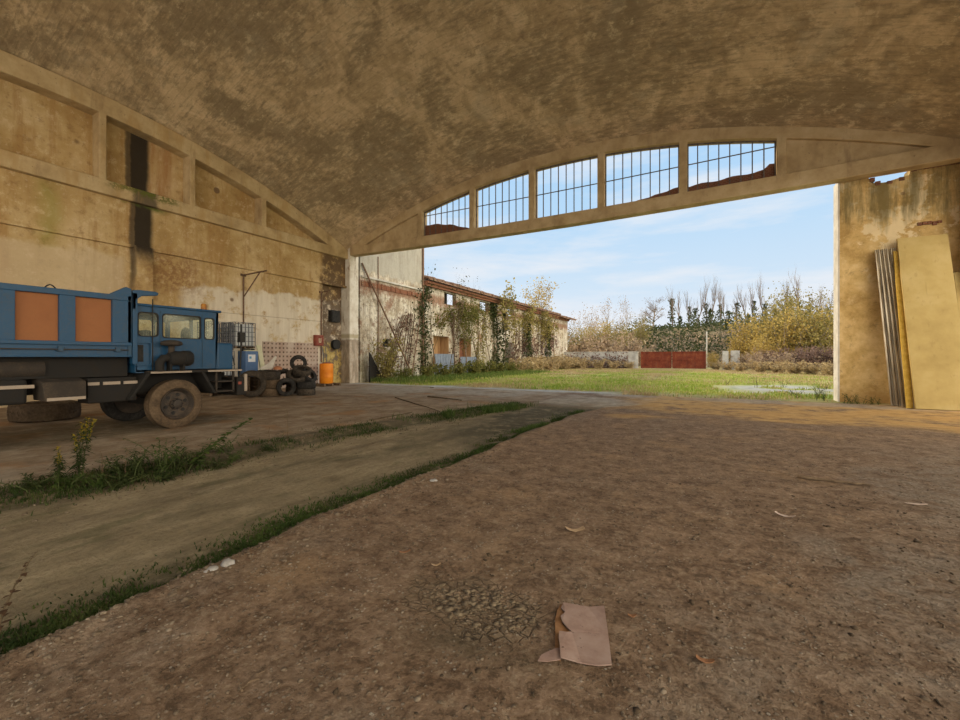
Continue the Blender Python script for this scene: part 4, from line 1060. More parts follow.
B2 = empty('long_building', (FX - 4, 45, 0), 'long low ruined building with flaking plaster and tiled eaves along the yard', 'building')
Y0, Y1, EV = 26.6, 64.0, 7.55
OA = [(27.9, .2), (30.2, .2), (30.2, 3.3), (27.9, 3.3)]
OB = [(31.9, .3), (34.0, .3), (34.0, 3.3), (31.9, 3.3)]
OC = [(41.3, 0), (43.6, 0), (43.6, 3.2), (41.3, 3.2)]
OD = [(47.0, 0), (49.4, 0), (49.4, 3.0), (47.0, 3.0)]
OE = [(53.6, 0), (56.0, 0), (56.0, 2.8), (53.6, 2.8)]
up = [[(a, 6.0), (a + 1.9, 6.0), (a + 1.9, 6.95), (a, 6.95)] for a in (29.5, 35.6, 41.8, 48.0, 54.5)]
MB().plate([(Y0, -.1), (Y1, -.1), (Y1, EV), (Y0, EV)], [OA, OB, OC, OD, OE] + up, fy, FX, FX - .4).build('front_wall', M['facade'], B2)
MB().box(FX - 9, FX - .4, Y1 - .4, Y1, -.1, EV).box(FX - 9, FX - 8.7, Y0, Y1, -.1, EV).build('rear_wall', M['facade'], B2)
for op, nm in ((OA, 'wood_old'), (OB, 'wood_red')):
    MB().box(FX - .9, FX - .86, op[0][0] - .2, op[1][0] + .2, 0, 3.5).build('boarding', M[nm], B2)
    for y in (op[0][0] + .01, op[1][0] - .06): MB().box(FX - .86, FX - .02, y, y + .05, .2, 3.28).build('reveal', M['wood_old'], B2)
for op in (OC, OD, OE): MB().box(FX - 1.5, FX - 1.45, op[0][0] - .3, op[1][0] + .3, -.1, 3.4).build('doorway_dark', M['dark'], B2)
for u in up: MB().box(FX - 1.2, FX - 1.15, u[0][0] - .3, u[1][0] + .3, 5.4, 7.75).build('window_dark', M['dark'], B2)
for y in (30.9, 35.2, 38.6, 45.0, 51.2, 57.2, 61): MB().box(FX, FX + .18, y, y + .5, 0, 6.0).build('pilaster', M['facade'], B2, bevel=.02)
ev = MB().box(FX - .1, FX + .28, Y0, Y1, EV - .5, EV - .3).box(FX - .1, FX + .42, Y0, Y1, EV - .3, EV - .12)
ev.build('cornice', M['brick'], B2)
# tiled roof: barrel tiles along the eaves edge, slope going up behind
def roof(y0, y1, xe, ze, xr, zr, seed, parent):
    random.seed(seed)
    m = MB().hexa([(xr, y0, zr - .12), (xe, y0, ze - .1), (xe, y1, ze - .1), (xr, y1, zr - .12), (xr, y0, zr - .02), (xe, y0, ze), (xe, y1, ze), (xr, y1, zr - .02)])
    y = y0
    while y < y1:
        j = random.uniform(-.08, .12); d = random.uniform(-.02, .03)
        if random.random() > .06:
            m.tube([(xe + j, y, ze + .04 + d), (xr, y, zr + .06)], [.10, .085], 6)
        y += .27
    return m.build('tiled_roof', M['tile'], parent)
roof(Y0, Y1 - 5.2, FX + .62, EV + .02, FX - 4.4, EV + 1.35, 1, B2)
roof(Y1 - 5.2, Y1 + .8, FX + 1.0, EV - .25, FX - 4.4, EV + 1.1, 2, B2)
def sheet(y0, y1, z0, z1, label):
    m = MB(); n = 24
    for k in range(n):
        a = y0 + (y1 - y0) * k / n; b_ = y0 + (y1 - y0) * (k + 1) / n; x = FX + .22 + (.03 if k % 2 else 0)
        m.box(x, x + .03, a, b_ + .002, z0, z1)
    o = m.build('metal_sheet', M['greyblue']); return prop(o, label, 'sheet')
sheet(27.75, 30.5, 0.02, 1.85, 'blue-grey corrugated sheet standing below the brown boarded window')
sheet(31.7, 34.5, 0.02, 1.62, 'lighter blue-grey sheet standing below the red-brown boarded window')
o = MB().tube([(-18.55, 24.5, 0.0), (-19.22, 19.98, 7.5)], .055, 8).build('leaning_pole', M['pipe']); prop(o, 'long thin rusty pole leaning diagonally across the tall warehouse wall', 'pole')
o = MB().tube([(-18.6, 24.2, 0), (-19.18, 26.0, 4.6)], .04, 8).build('leaning_pole', M['pipe']); prop(o, 'shorter thin pole leaning the opposite way beside the drainpipe', 'pole')
o = MB().plate([(20.15, 0), (21.5, 0), (20.3, 1.75), (20.15, 1.9)], [], fy, -18.8, -18.75).build('metal_scrap', M['chassis']); prop(o, 'dark triangular sheet propped at the foot of the column outside', 'sheet')

# ------------------------------------------------------------------ yard wall, gate, posts
GYY = 62.0
BW = empty('yard_wall', (-14, GYY, 0), 'low stained concrete boundary wall left of the red gate', 'wall')
MB().box(-19.2, -8.75, GYY - .15, GYY + .15, -.1, 2.25).build('panel_run', M['grey_conc'], BW, bevel=.02)
MB().box(-19.2, -8.7, GYY - .2, GYY + .2, 2.25, 2.36).build('coping', M['grey_conc'], BW)
for x in (-18.6, -16.2, -13.8, -11.4, -8.95): MB().box(x - .17, x + .17, GYY - .24, GYY + .2, -.1, 2.3).build('pier', M['grey_conc'], BW)
GT = empty('yard_gate', (-4.5, GYY, 0), 'wide rust-red sheet metal gate closing the far end of the yard', 'gate')
for a, c in ((-8.4, -4.55), (-4.45, -.5)):
    m = MB(); n = 26
    for k in range(n):
        y = GYY + (.03 if k % 2 else 0); m.box(a + (c - a) * k / n, a + (c - a) * (k + 1) / n, y, y + .03, .08, 2.32)
    lf = m.build('leaf', M['rust'], GT)
    fr_ = MB()
    for z in (.15, 1.2, 2.25): fr_.box(a, c, GYY - .05, GYY, z - .05, z + .05)
    for x in (a + .05, (a + c) / 2, c - .05): fr_.box(x - .05, x + .05, GYY - .055, GYY - .005, .08, 2.32)
    fr_.build('leaf_frame', M['rust'], lf)
for k, (x0, x1, lab) in enumerate(((1.35, 2.0, 'pale concrete gatepost beyond the yellow bush, right of the red gate'), (2.25, 3.2, 'wider grey concrete block beside the pale gatepost'))):
    o = MB().box(x0, x1, GYY - .4, GYY + .3, -.1, 2.35 + .05 * k).build('gatepost', M['grey_conc'], bevel=.03); prop(o, lab, 'post')
o = MB().tube([(-.5, 76, -.5), (-.5, 76, 5.6)], .10, 10).build('pole', M['jamb']); prop(o, 'slim white pole standing beyond the red gate', 'pole')

# ------------------------------------------------------------------ hill
def hz(x, y):
    r = np.clip((y - 78) / 40, 0, 1); r = r * r * (3 - 2 * r)
    hgt = 8.4 + 1.5 * fbm(x * .02, y * .02, 3) - 5.5 * sst(x, -12, -42) + 3.0 * sst(x, 30, 80)
    return -.3 + hgt * r + 1.6 * fbm(x * .12, y * .12, 3) * r
xh = np.arange(-160, 200, 2.0); yh = np.arange(70, 190, 2.0)
hill = struct(grid(xh, yh, hz, 'hill', M['hill'], {}))

# ------------------------------------------------------------------ plants
def quads(cent, size, flat=0.0, seed=0, aspect=1.0):
    r = np.random.default_rng(seed); n = len(cent)
    a = r.normal(size=(n, 3)); a /= np.linalg.norm(a, axis=1)[:, None]
    b = r.normal(size=(n, 3)); b[:, 2] *= (1 - flat); b -= (b * a).sum(1)[:, None] * a; b /= np.linalg.norm(b, axis=1)[:, None]
    s = size * (.6 + .8 * r.random((n, 1)))
    a = a * s * .5; b = b * s * .5 * aspect
    c = np.asarray(cent)
    V = np.stack([c - a, c + b * .8, c + a, c - b * .8], 1).reshape(-1, 3)
    return V, np.arange(4 * n).reshape(n, 4)
def branches(seed, h, r0, spread=.5, up=.75, nb=6, levels=2, start=.3, n=5, lean=(0, 0)):
    random.seed(seed); m = MB(); tips = []
    def grow(p, d, L, r, lev):
        k = 4 if lev else 6; pts = [p]; rs = [r]; dd = Vector(d)
        for i in range(k):
            dd = (dd + Vector((random.uniform(-1, 1), random.uniform(-1, 1), random.uniform(-.3, .7))) * .16).normalized()
            pts.append(pts[-1] + dd * (L / k)); rs.append(r * (1 - .82 * (i + 1) / k))
        m.tube(pts, rs, n if lev == 0 else (4 if lev == 1 else 3), caps=False)
        if lev >= 1: tips.extend(pts[2:])
        if lev < levels:
            c = nb if lev == 0 else max(3, nb - 2)
            for j in range(c):
                t = start + (1 - start) * (j + random.random()) / c if lev == 0 else .25 + .7 * random.random()
                i = min(int(t * k), k - 1); q = pts[i].lerp(pts[i + 1], t * k - i)
                an = random.uniform(0, 2 * PI)
                nd = Vector((math.cos(an) * spread, math.sin(an) * spread, up + random.uniform(-.1, .3))) + dd * .2
                grow(q, nd.normalized(), L * random.uniform(.38, .58) * (1.15 - .4 * t), rs[i] * .55, lev + 1)
        else: tips.append(pts[-1])
    grow(Vector((0, 0, 0)), Vector((lean[0], lean[1], 1)).normalized(), h, r0, 0)
    return m, tips
def cloud(tips, n, jit, seed, zmin=0):
    r = np.random.default_rng(seed); t = np.array([tuple(p) for p in tips])
    t = t[t[:, 2] > zmin]
    return t[r.integers(0, len(t), n)] + r.normal(size=(n, 3)) * jit
PROTO = {}
def tree_proto(key, seed, h, r0, leaf=None, nleaf=0, lsize=.3, jit=.3, bark='bark', ivy=0, ivyh=.5, name='tree', zmin=0, **kw):
    e = empty(name, (0, 0, 0))
    m, tips = branches(seed, h, r0, **kw)
    m.build('trunk', M[bark], e, recalc=False)
    if leaf:
        V, F = quads(cloud(tips, nleaf, jit, seed, zmin), lsize, seed=seed); np_mesh('foliage', V, F, M[leaf], e)
    if ivy:
        r = np.random.default_rng(seed + 1); t = r.random(ivy) ** .8
        wv = (.10 + r0 * 1.9) * (1.35 - t) * (.55 + .9 * np.abs(np.sin(t * 9 + seed)))
        c = np.stack([r.normal(size=ivy) * wv, r.normal(size=ivy) * wv, t * h * ivyh], 1)
        V, F = quads(c, .38 if r0 > .15 else .3, seed=seed + 2); np_mesh('ivy', V, F, M['ivy'], e)
    PROTO[key] = [e, False]; return e
def place(key, loc, label, group=None, s=1.0, rz=None, cat='tree'):
    e, used = PROTO[key]
    o = e if not used else copy_tree(e)
    PROTO[key][1] = True
    o.location = loc; o.scale = s if isinstance(s, tuple) else (s,) * 3; o.rotation_euler = (0, 0, random.uniform(0, 6.28) if rz is None else rz)
    return prop(o, label, cat, group)
ords = 'first second third fourth fifth sixth seventh eighth ninth tenth eleventh twelfth thirteenth fourteenth fifteenth sixteenth seventeenth eighteenth nineteenth twentieth'.split()

# hill-top trees: poles with ivy
for k in range(4):
    tree_proto('ridge%d' % k, 100 + k, 8.5 + k * .6, .19, bark='bark', ivy=330, ivyh=(.95, .5, .8, .62)[k], spread=.30, up=1.15, nb=10, start=.35, name='hill_tree')
tree_proto('ridge_broad', 121, 7.5, .3, bark='bark_pale', leaf='bramble_dark', nleaf=420, lsize=.2, jit=.35, spread=1.15, up=.42, nb=12, start=.28, levels=3, name='hill_tree')
random.seed(11)
x, y = at(654, 118); place('ridge_broad', (x, y, float(hz(x, y)) - .3), 'broad pale bare tree alone at the left of the hilltop row', 'hilltop trees', 1.05, 0)
for k, px in enumerate((672, 680, 689, 697, 704, 712, 721, 729, 737, 746, 755, 764, 773, 783, 792, 801, 811, 820, 829)):
    x, y = at(px + random.uniform(-2, 2), 116 + random.uniform(-5, 8))
    place('ridge%d' % (k % 4), (x, y, float(hz(x, y)) - .3), 'ivy-clad bare tree in the hilltop row, %s right of the broad one' % (ords[k] if k < 19 else 'last'), 'hilltop trees', random.uniform(.92, 1.22))
for k in range(3): tree_proto('bare%d' % k, 140 + k, 7.5, .12, bark='bark_pale', leaf='bramble', nleaf=260, lsize=.22, jit=.4, spread=.5, up=.9, nb=10, start=.15, name='bare_tree')
for k, (px, d, s) in enumerate(((572, 74, .75), (582, 80, .95), (592, 72, .7), (601, 84, .95), (612, 78, .75), (622, 88, .85), (633, 82, .6), (643, 95, .7), (588, 95, 1.1), (607, 100, 1.05), (628, 104, .95))):
    x, y = at(px, d); place('bare%d' % (k % 3), (x, y, max(float(hz(x, y)), 0) - .2), 'thin leafless tree behind the yard wall, %s from the long building' % ords[k], 'bare trees behind the yard wall', s)
# hillside scrub: countless
r = np.random.default_rng(21); n = 26000
X = r.uniform(-70, 70, n); Y = r.uniform(74, 126, n); kk = (fbm(X * .07, Y * .09) > -.12 - .4 * sst(Y, 88, 100) + .25 * r.random(n)) ; X, Y = X[kk], Y[kk]; n = len(X)
V, F = quads(np.stack([X, Y, hz(X, Y) + r.random(n) ** 2 * (1.2 + 2.4 * (fbm(X * .2, Y * .2) > .15))], 1), .55, seed=4)
prop(np_mesh('undergrowth', V, F, M['ivy']), 'dark green scrub covering the far hillside', 'undergrowth', kind='stuff')
n = 16000; X = r.uniform(-60, 60, n); Y = r.uniform(72, 104, n) 
V, F = quads(np.stack([X, Y, hz(X, Y) + r.random(n) ** 2 * 1.8], 1), .42, seed=5)
prop(np_mesh('dry_undergrowth', V, F, M['bramble']), 'dry beige scrub on the lower slope of the hill', 'undergrowth', kind='stuff')
def bush_proto(key, seed, w, h, leaf, n, ls, twig='bark_pale', name='bush', sticks=26):
    e = empty(name, (0, 0, 0)); random.seed(seed); rr = np.random.default_rng(seed)
    m = MB(); tips = []
    for k in range(sticks):
        an = random.uniform(0, 2 * PI); L = h * random.uniform(.6, 1.12); sp = random.random() * w * .55
        p = [Vector((0.12 * w * random.uniform(-1, 1), .12 * w * random.uniform(-1, 1), 0))]
        for i in range(1, 6):
            t = i / 5; p.append(Vector((p[0].x + math.cos(an) * sp * t + random.uniform(-1, 1) * .05 * h, p[0].y + math.sin(an) * sp * t + random.uniform(-1, 1) * .05 * h, L * (t - .12 * t * t * random.random()))))
        m.tube(p, [.03 * h / 3, .025 * h / 3, .02 * h / 3, .015 * h / 3, .01 * h / 3, .004], 4, caps=False); tips += p[1:]
    m.build('stem', M[twig], e, recalc=False)
    V, F = quads(cloud(tips, n, h * .085, seed), ls, seed=seed); V[:, 2] = np.maximum(V[:, 2], .01)
    np_mesh('foliage', V, F, M[leaf], e)
    PROTO[key] = [e, False]
bush_proto('gold', 201, 4.5, 5.0, 'gold', 3600, .19); bush_proto('gold2', 202, 4.0, 5.5, 'olive', 3600, .19); bush_proto('olive', 203, 4.0, 6.5, 'olive', 3600, .19)
bush_proto('bram', 204, 3.4, 2.0, 'bramble', 2200, .15, name='bramble'); bush_proto('bram2', 205, 3.2, 2.2, 'bramble_dark', 2200, .15, name='bramble')
bush_proto('dry', 206, 2.4, 1.2, 'grass_dry', 1100, .16, name='dry_weed')
random.seed(30)
for k, (key, px, d, sc_) in enumerate((('olive', 573, 70, 1.0), ('bram', 583, 68, 2.2), ('gold2', 594, 74, 1.1), ('bram', 604, 72, 2.6), ('olive', 613, 80, 1.1), ('gold2', 624, 84, 1.2), ('bram', 632, 76, 2.2), ('olive', 641, 90, 1.0), ('gold', 586, 82, 1.3), ('gold', 606, 90, 1.3))):
    x, y = at(px, d); place(key, (x, y, max(float(hz(x, y)), 0) - .1), 'autumn bush behind the yard wall, %s from the long building' % ords[k], 'bushes behind the yard wall', sc_, cat='bush')
random.seed(31)
BL = [('gold', 738, 60, .8, 'golden bush beside the gateposts, lowest of the bank'), ('gold', 752, 58, 1.25, 'golden bush rising just right of the gateposts'), ('gold2', 769, 60, 1.3, 'olive-gold bush in the middle of the golden bank'), ('gold', 786, 57, 1.4, 'tall golden bush in the middle of the bank'), ('olive', 800, 62, 1.55, 'tallest olive bush, behind the golden bank'), ('gold2', 815, 55, 1.35, 'olive-gold bush near the right wall edge'), ('gold', 830, 56, 1.35, 'golden bush half hidden by the right wall edge'), ('olive', 850, 58, 1.4, 'olive bush mostly hidden behind the right wall'), ('gold', 713, 61, .42, 'small yellow bush between the red gate and pale gatepost'), ('olive', 777, 65, 1.55, 'tall olive bush at the back of the golden bank, left of the tallest'), ('gold', 762, 54, .75, 'low golden bush at the front of the bank')]
for key, px, d, s, lab in BL:
    x, y = at(px, d); place(key, (x, y, -.05), lab, 'bushes on the golden bank', s, cat='bush')
for k, (key, px, d, s) in enumerate((('bram', 743, 53, .9), ('bram', 757, 50, 1.0), ('bram2', 771, 51, 1.05), ('bram', 784, 48, .95), ('bram2', 797, 49, 1.1), ('bram2', 811, 47, 1.1), ('bram2', 826, 46, 1.15), ('bram', 840, 45, 1.0))):
    x, y = at(px, d); place(key, (x, y, -.05), 'dead bramble heap at the foot of the bank, %s from the gateposts' % ords[k], 'brambles at the foot of the bank', s, cat='bramble')
for k, (px, d, s) in enumerate(((716, 54, .7), (728, 51, .8), (740, 47, .8), (760, 44, .9), (778, 42, .9), (795, 40, .9), (812, 39, .9), (828, 37, .9), (566, 55, 1.0), (582, 57, 1.1), (598, 57, 1.0), (614, 57, .9), (630, 58, .8))):
    x, y = at(px, d); place('dry', (x, y, -.03), 'dry straw-coloured weed clump, %s' % ('%s along the foot of the bramble bank' % ords[k] if k < 8 else '%s along the yard wall from the long building' % ords[k - 8]), 'dry weed clumps', s, cat='weed')
for k in range(3): tree_proto('twig%d' % k, 160 + k, 8.5, .11, bark='bark_pale', leaf='olive', nleaf=120, lsize=.2, jit=.4, spread=.4, up=1.0, nb=11, start=.2, name='bare_tree')
for k, (px, d, s) in enumerate(((744, 66, .85), (758, 68, .95), (771, 66, 1.0), (783, 70, 1.1), (795, 67, 1.12), (808, 68, 1.1), (820, 66, 1.05), (834, 66, 1.0))):
    x, y = at(px, d); place('twig%d' % (k % 3), (x, y, -.1), 'thin bare tree standing up behind the golden bank, %s from the gate' % ords[k], 'bare trees behind the golden bank', s)

# plants on the left buildings
tree_proto('facade_a', 170, 6.6, .09, leaf='green_tree', nleaf=1900, lsize=.2, jit=.45, spread=.5, up=.9, nb=9, start=.35, name='self_sown_tree', zmin=3)
place('facade_a', (-18.2, 31.2, 0), 'slender green-leaved tree against the long building, nearest the drainpipe', 'self-sown trees along the long building', .70, 1)
tree_proto('facade_b', 171, 6.8, .08, leaf='olive', nleaf=900, lsize=.24, jit=.3, spread=.4, up=1.0, nb=10, start=.3, name='self_sown_tree', bark='bark', ivy=350, ivyh=.95)
place('facade_b', (-18.3, 39.0, 0), 'dark ivy-wrapped tree against the middle of the long building', 'self-sown trees along the long building', .92, 0)
place('facade_b', (-18.4, 46.0, 0), 'ivy-wrapped tree against the long building, beyond the middle one', 'self-sown trees along the long building', .84, 2)
place('facade_b', (-18.2, 52.0, 0), 'ivy-wrapped tree farthest along the long building', 'self-sown trees along the long building', .86, 4)
tree_proto('facade_c', 172, 12.5, .16, leaf='gold', nleaf=1700, lsize=.28, jit=.5, spread=.7, up=.7, nb=13, start=.45, name='golden_tree', zmin=7)
place('facade_c', (-26.0, 68.0, 0), 'golden-leaved tree rising behind the roof of the long building', None, .86, 0)
for k in range(2): tree_proto('shoot%d' % k, 180 + k, 9.5, .06, leaf='ivy', nleaf=90, lsize=.15, jit=.25, spread=.3, up=1.0, nb=10, start=.2, name='shoot', bark='stem')
for k, (x, y, s) in enumerate(((-18.6, 27.3, .84), (-18.5, 29.0, .66), (-18.6, 34.2, .74), (-18.4, 36.4, .66), (-18.6, 42.0, .7), (-18.3, 44, .62))):
    place('shoot%d' % (k % 2), (x, y, 0), 'tall bare shoot before the long building, %s from the drainpipe' % ords[k], 'bare shoots before the long building', s, cat='sapling')
bush_proto('yb', 210, 2.2, 2.9, 'olive', 900, .16, twig='stem', sticks=20); bush_proto('gb', 211, 2.4, 1.1, 'green_tree', 900, .15, twig='stem_green', sticks=20)
place('yb', (-18.35, 21.2, 0), 'yellow-green bush at the foot of the column outside', None, .95, 0, 'bush')
for k, (x, y, s) in enumerate(((-18.4, 23.0, .7), (-17.9, 25.2, .8), (-18.0, 27.4, .9), (-17.9, 29.6, .9), (-17.6, 31.5, 1.1), (-17.7, 33.8, 1.0), (-17.6, 36.3, .9), (-17.5, 39, .9))):
    place('gb', (x, y, 0), 'low dark green weed bush before the old buildings, %s from the column' % ords[k], 'weed bushes before the old buildings', s, cat='bush')
for k, (x, y, s) in enumerate(((-17.4, 41, 1.1), (-17.0, 43.5, 1.2), (-17.3, 46, 1.2), (-17, 48.5, 1.2), (-17.2, 51.5, 1.3), (-17, 54.5, 1.3), (-16.5, 57.5, 1.2))):
    place('dry', (x, y, 0), 'dry weed clump before the long building, %s past the middle tree' % ords[k], 'dry weed clumps before the long building', s, cat='weed')
def ivy(label, pts, n, w, ls, mat='ivy', seed=1):
    r = np.random.default_rng(seed); p = np.array(pts, float); t = r.random(n) * (len(p) - 1); i = t.astype(int); f = (t - i)[:, None]
    c = p[i] * (1 - f) + p[i + 1] * f; c[:, 1] += r.normal(size=n) * w; c[:, 0] = FX + .03 + np.abs(r.normal(size=n)) * .16; c[:, 2] = np.maximum(c[:, 2] + r.normal(size=n) * w * .5, .05)
    e = empty('ivy', (FX, pts[0][1], 0), label, 'ivy', 'ivy on the old buildings')
    V, F = quads(c, ls, seed=seed); np_mesh('leaves', V, F, M[mat], e)
    m = MB()
    for k in range(4):
        o = (k - 1.5) * w * .5; m.tube([(FX + .05, q[1] + o + .1 * math.sin(j + k), q[2]) for j, q in enumerate(pts)], .025, 5, caps=False)
    m.build('stem', M['stem'], e)
ivy('dark ivy climbing the drainpipe at the corner of the tall warehouse', [(FX, 26.5, 0), (FX, 26.6, 3), (FX, 26.3, 5.2), (FX, 26.9, 7)], 900, .45, .17, seed=2)
ivy('brownish creeper on the tall warehouse wall left of the drainpipe', [(FX, 24.2, .5), (FX, 24.6, 2.5), (FX, 25.1, 4.8)], 260, .6, .15, 'bramble_dark', 3)
ivy('creeper on the long building above the boarded windows', [(FX, 28, 4), (FX, 31, 5.6), (FX, 34, 5.2), (FX, 36, 6.2)], 900, .7, .18, 'green_tree', 4)
ivy('dark ivy column hanging from the eaves in the middle of the long building', [(FX, 38.5, .5), (FX, 39, 3), (FX, 38.4, 5.5), (FX, 38.2, 7)], 1100, .45, .2, seed=5)
ivy('brown creeper over the far half of the long building', [(FX, 43, 1), (FX, 46, 3.4), (FX, 50, 2.2), (FX, 54, 4.5), (FX, 58, 3)], 1500, 1.3, .22, 'bramble_dark', 6)
ivy('olive creeper under the far eaves of the long building', [(FX, 44, 5.6), (FX, 49, 6.2), (FX, 54, 5.4), (FX, 59, 5.8)], 900, .9, .2, 'olive', 7)
ivy('sparse creeper low on the tall warehouse wall beside the yellow-green bush', [(FX, 22.2, .3), (FX, 23.0, 1.6), (FX, 23.6, 3.4), (FX, 24.4, 4.6)], 420, .5, .14, 'bramble_dark', 8)
ivy('straggling creeper between the two boarded windows', [(FX, 31, .3), (FX, 31.2, 2.6), (FX, 30.6, 4.6), (FX, 32, 6.4)], 500, .4, .16, 'bramble_dark', 9)
ivy('olive creeper right of the second boarded window', [(FX, 35.2, .3), (FX, 35.6, 3.0), (FX, 36.4, 5.4)], 600, .6, .17, 'olive', 10)
# ivy on the yard wall: rusty brown tangle
r = np.random.default_rng(77); n = 1600
V, F = quads(np.stack([r.uniform(-19, -10, n), GYY - .45 - r.random(n) * .5, np.abs(r.normal(size=n)) * .9], 1), .26, seed=78)
prop(np_mesh('creeper', V, F, M['bramble_dark']), 'brown tangle of creeper growing over the yard wall', 'creeper', kind='stuff')

def blades(name, x, y, z, h, w, mat, label, seed=0, lean=.35, cat='grass'):
    r = np.random.default_rng(seed); n = len(x); an = r.random(n) * 2 * PI; hh = h * (.5 + r.random(n)); ln = lean * hh * r.random(n) * 1.6; la = r.random(n) * 2 * PI
    b = np.stack([x, y, z], 1); side = np.stack([np.cos(an), np.sin(an), 0 * an], 1) * w * .5
    mid = b + np.stack([np.cos(la) * ln * .35, np.sin(la) * ln * .35, hh * .6], 1); tip = b + np.stack([np.cos(la) * ln, np.sin(la) * ln, hh], 1)
    V = np.stack([b - side, b + side, mid + side * .7, mid - side * .7, tip], 1).reshape(-1, 3)
    i = np.arange(n) * 5
    F = np.concatenate([np.stack([i, i + 1, i + 2], 1), np.stack([i, i + 2, i + 3], 1), np.stack([i + 3, i + 2, i + 4], 1)])
    o = np_mesh(name, V, F, mat); return prop(o, label, cat, kind='stuff')
r = np.random.default_rng(9)
n = 90000; X = r.uniform(-18.8, 12, n); Y = 18.8 + 42 * r.random(n) ** 1.35
keep = (o_conc(X, Y) < .12) & (fbm(X * .6, Y * .6) + .25 - .35 * sst(Y, 22, 18.8) * (X > -2) > -.25 * r.random(n)) & ~((Y < 20.3) & (X > 3.8)) & ~((X < -18.4) & (Y < 20))
dry = (o_dry(X, Y) + .08 + .9 * fbm(X * .3, Y * .45) > r.random(n) * 1.0)
k1 = keep & ~dry; k2 = keep & dry
blades('grass', X[k1], Y[k1], gz_out(X[k1], Y[k1]), .10, .035, M['grass_out'], 'bright green short grass growing over the yard', 1)
blades('dry_grass', X[k2], Y[k2], gz_out(X[k2], Y[k2]), .12, .03, M['grass_dry'], 'straw-coloured dry grass scattered over the yard', 2)
n = 9000; X = -18.6 + 4.2 * r.random(n) ** 2.0; Y = r.uniform(20.0, 42, n)
blades('tall_grass', X, Y, gz_out(X, Y), .30, .03, M['grass_mid'], 'taller green grass along the foot of the old buildings', 3)
# grass growing in the joints beside the sunken lane
n = 26000; Y = .4 + 12.4 * r.random(n) ** 1.3; X = lane_right(Y) - .06 - np.abs(r.normal(size=n)) * .20
kk = fbm(X * 1.6, Y * 1.1) > -.62 + .5 * r.random(n) - .3
X, Y = X[kk], Y[kk]
kk = fbm(X * 5, Y * 2.4, 3) > -.25 + .3 * r.random(len(X)); X, Y = X[kk], Y[kk]
k3 = (fbm(X * 2, Y * 2) > .02) & (r.random(len(X)) < .6)
blades('lane_sprout', X[k3], Y[k3], gz(X[k3], Y[k3]), .03, .013, M['weed_bright'], 'fresher green sprouts along the edge of the right dirt floor', 15, .9)
X, Y = X[~k3], Y[~k3]
blades('lane_grass', X, Y, gz(X, Y), .026, .011, M['grass_in'], 'low green growth along the edge of the right dirt floor', 5, .8)
n = 14000; Y = 1.2 + 12.6 * r.random(n) ** 1.2; X = lane_left(Y) + r.normal(size=n) * .26 - .05
kk = fbm(X * 1.6, Y * 1.2) > -.1 + .5 * r.random(n) - .2
X, Y = X[kk], Y[kk]
blades('verge_grass', X, Y, gz(X, Y), .05, .012, M['grass_in'], 'patchy grass along the verge between lane and truck', 6, .6)
n = 6000; Y = r.uniform(8.5, 13.6, n); X = lane_left(Y) + r.normal(size=n) * .24 + .1
kk = fbm(X * 1.4, Y * 1.1) > .0 + .3 * r.random(n); X, Y = X[kk], Y[kk]; n = len(X)
blades('verge_tuft', X, Y, gz(X, Y), .16, .015, M['weed_bright'], 'brighter grass tufts at the far end of the verge', 8, .6)
n = 5000; Y = r.uniform(7.5, 13, n); X = lane_right(Y) - .12 - np.abs(r.normal(size=n)) * .16
kk = fbm(X * 1.4, Y * 1.1) > -.15 + .3 * r.random(n); X, Y = X[kk], Y[kk]; n = len(X)
blades('lane_tuft', X, Y, gz(X, Y), .07, .014, M['weed_bright'], 'brighter green tufts at the far end of the lane edge', 9, .6)

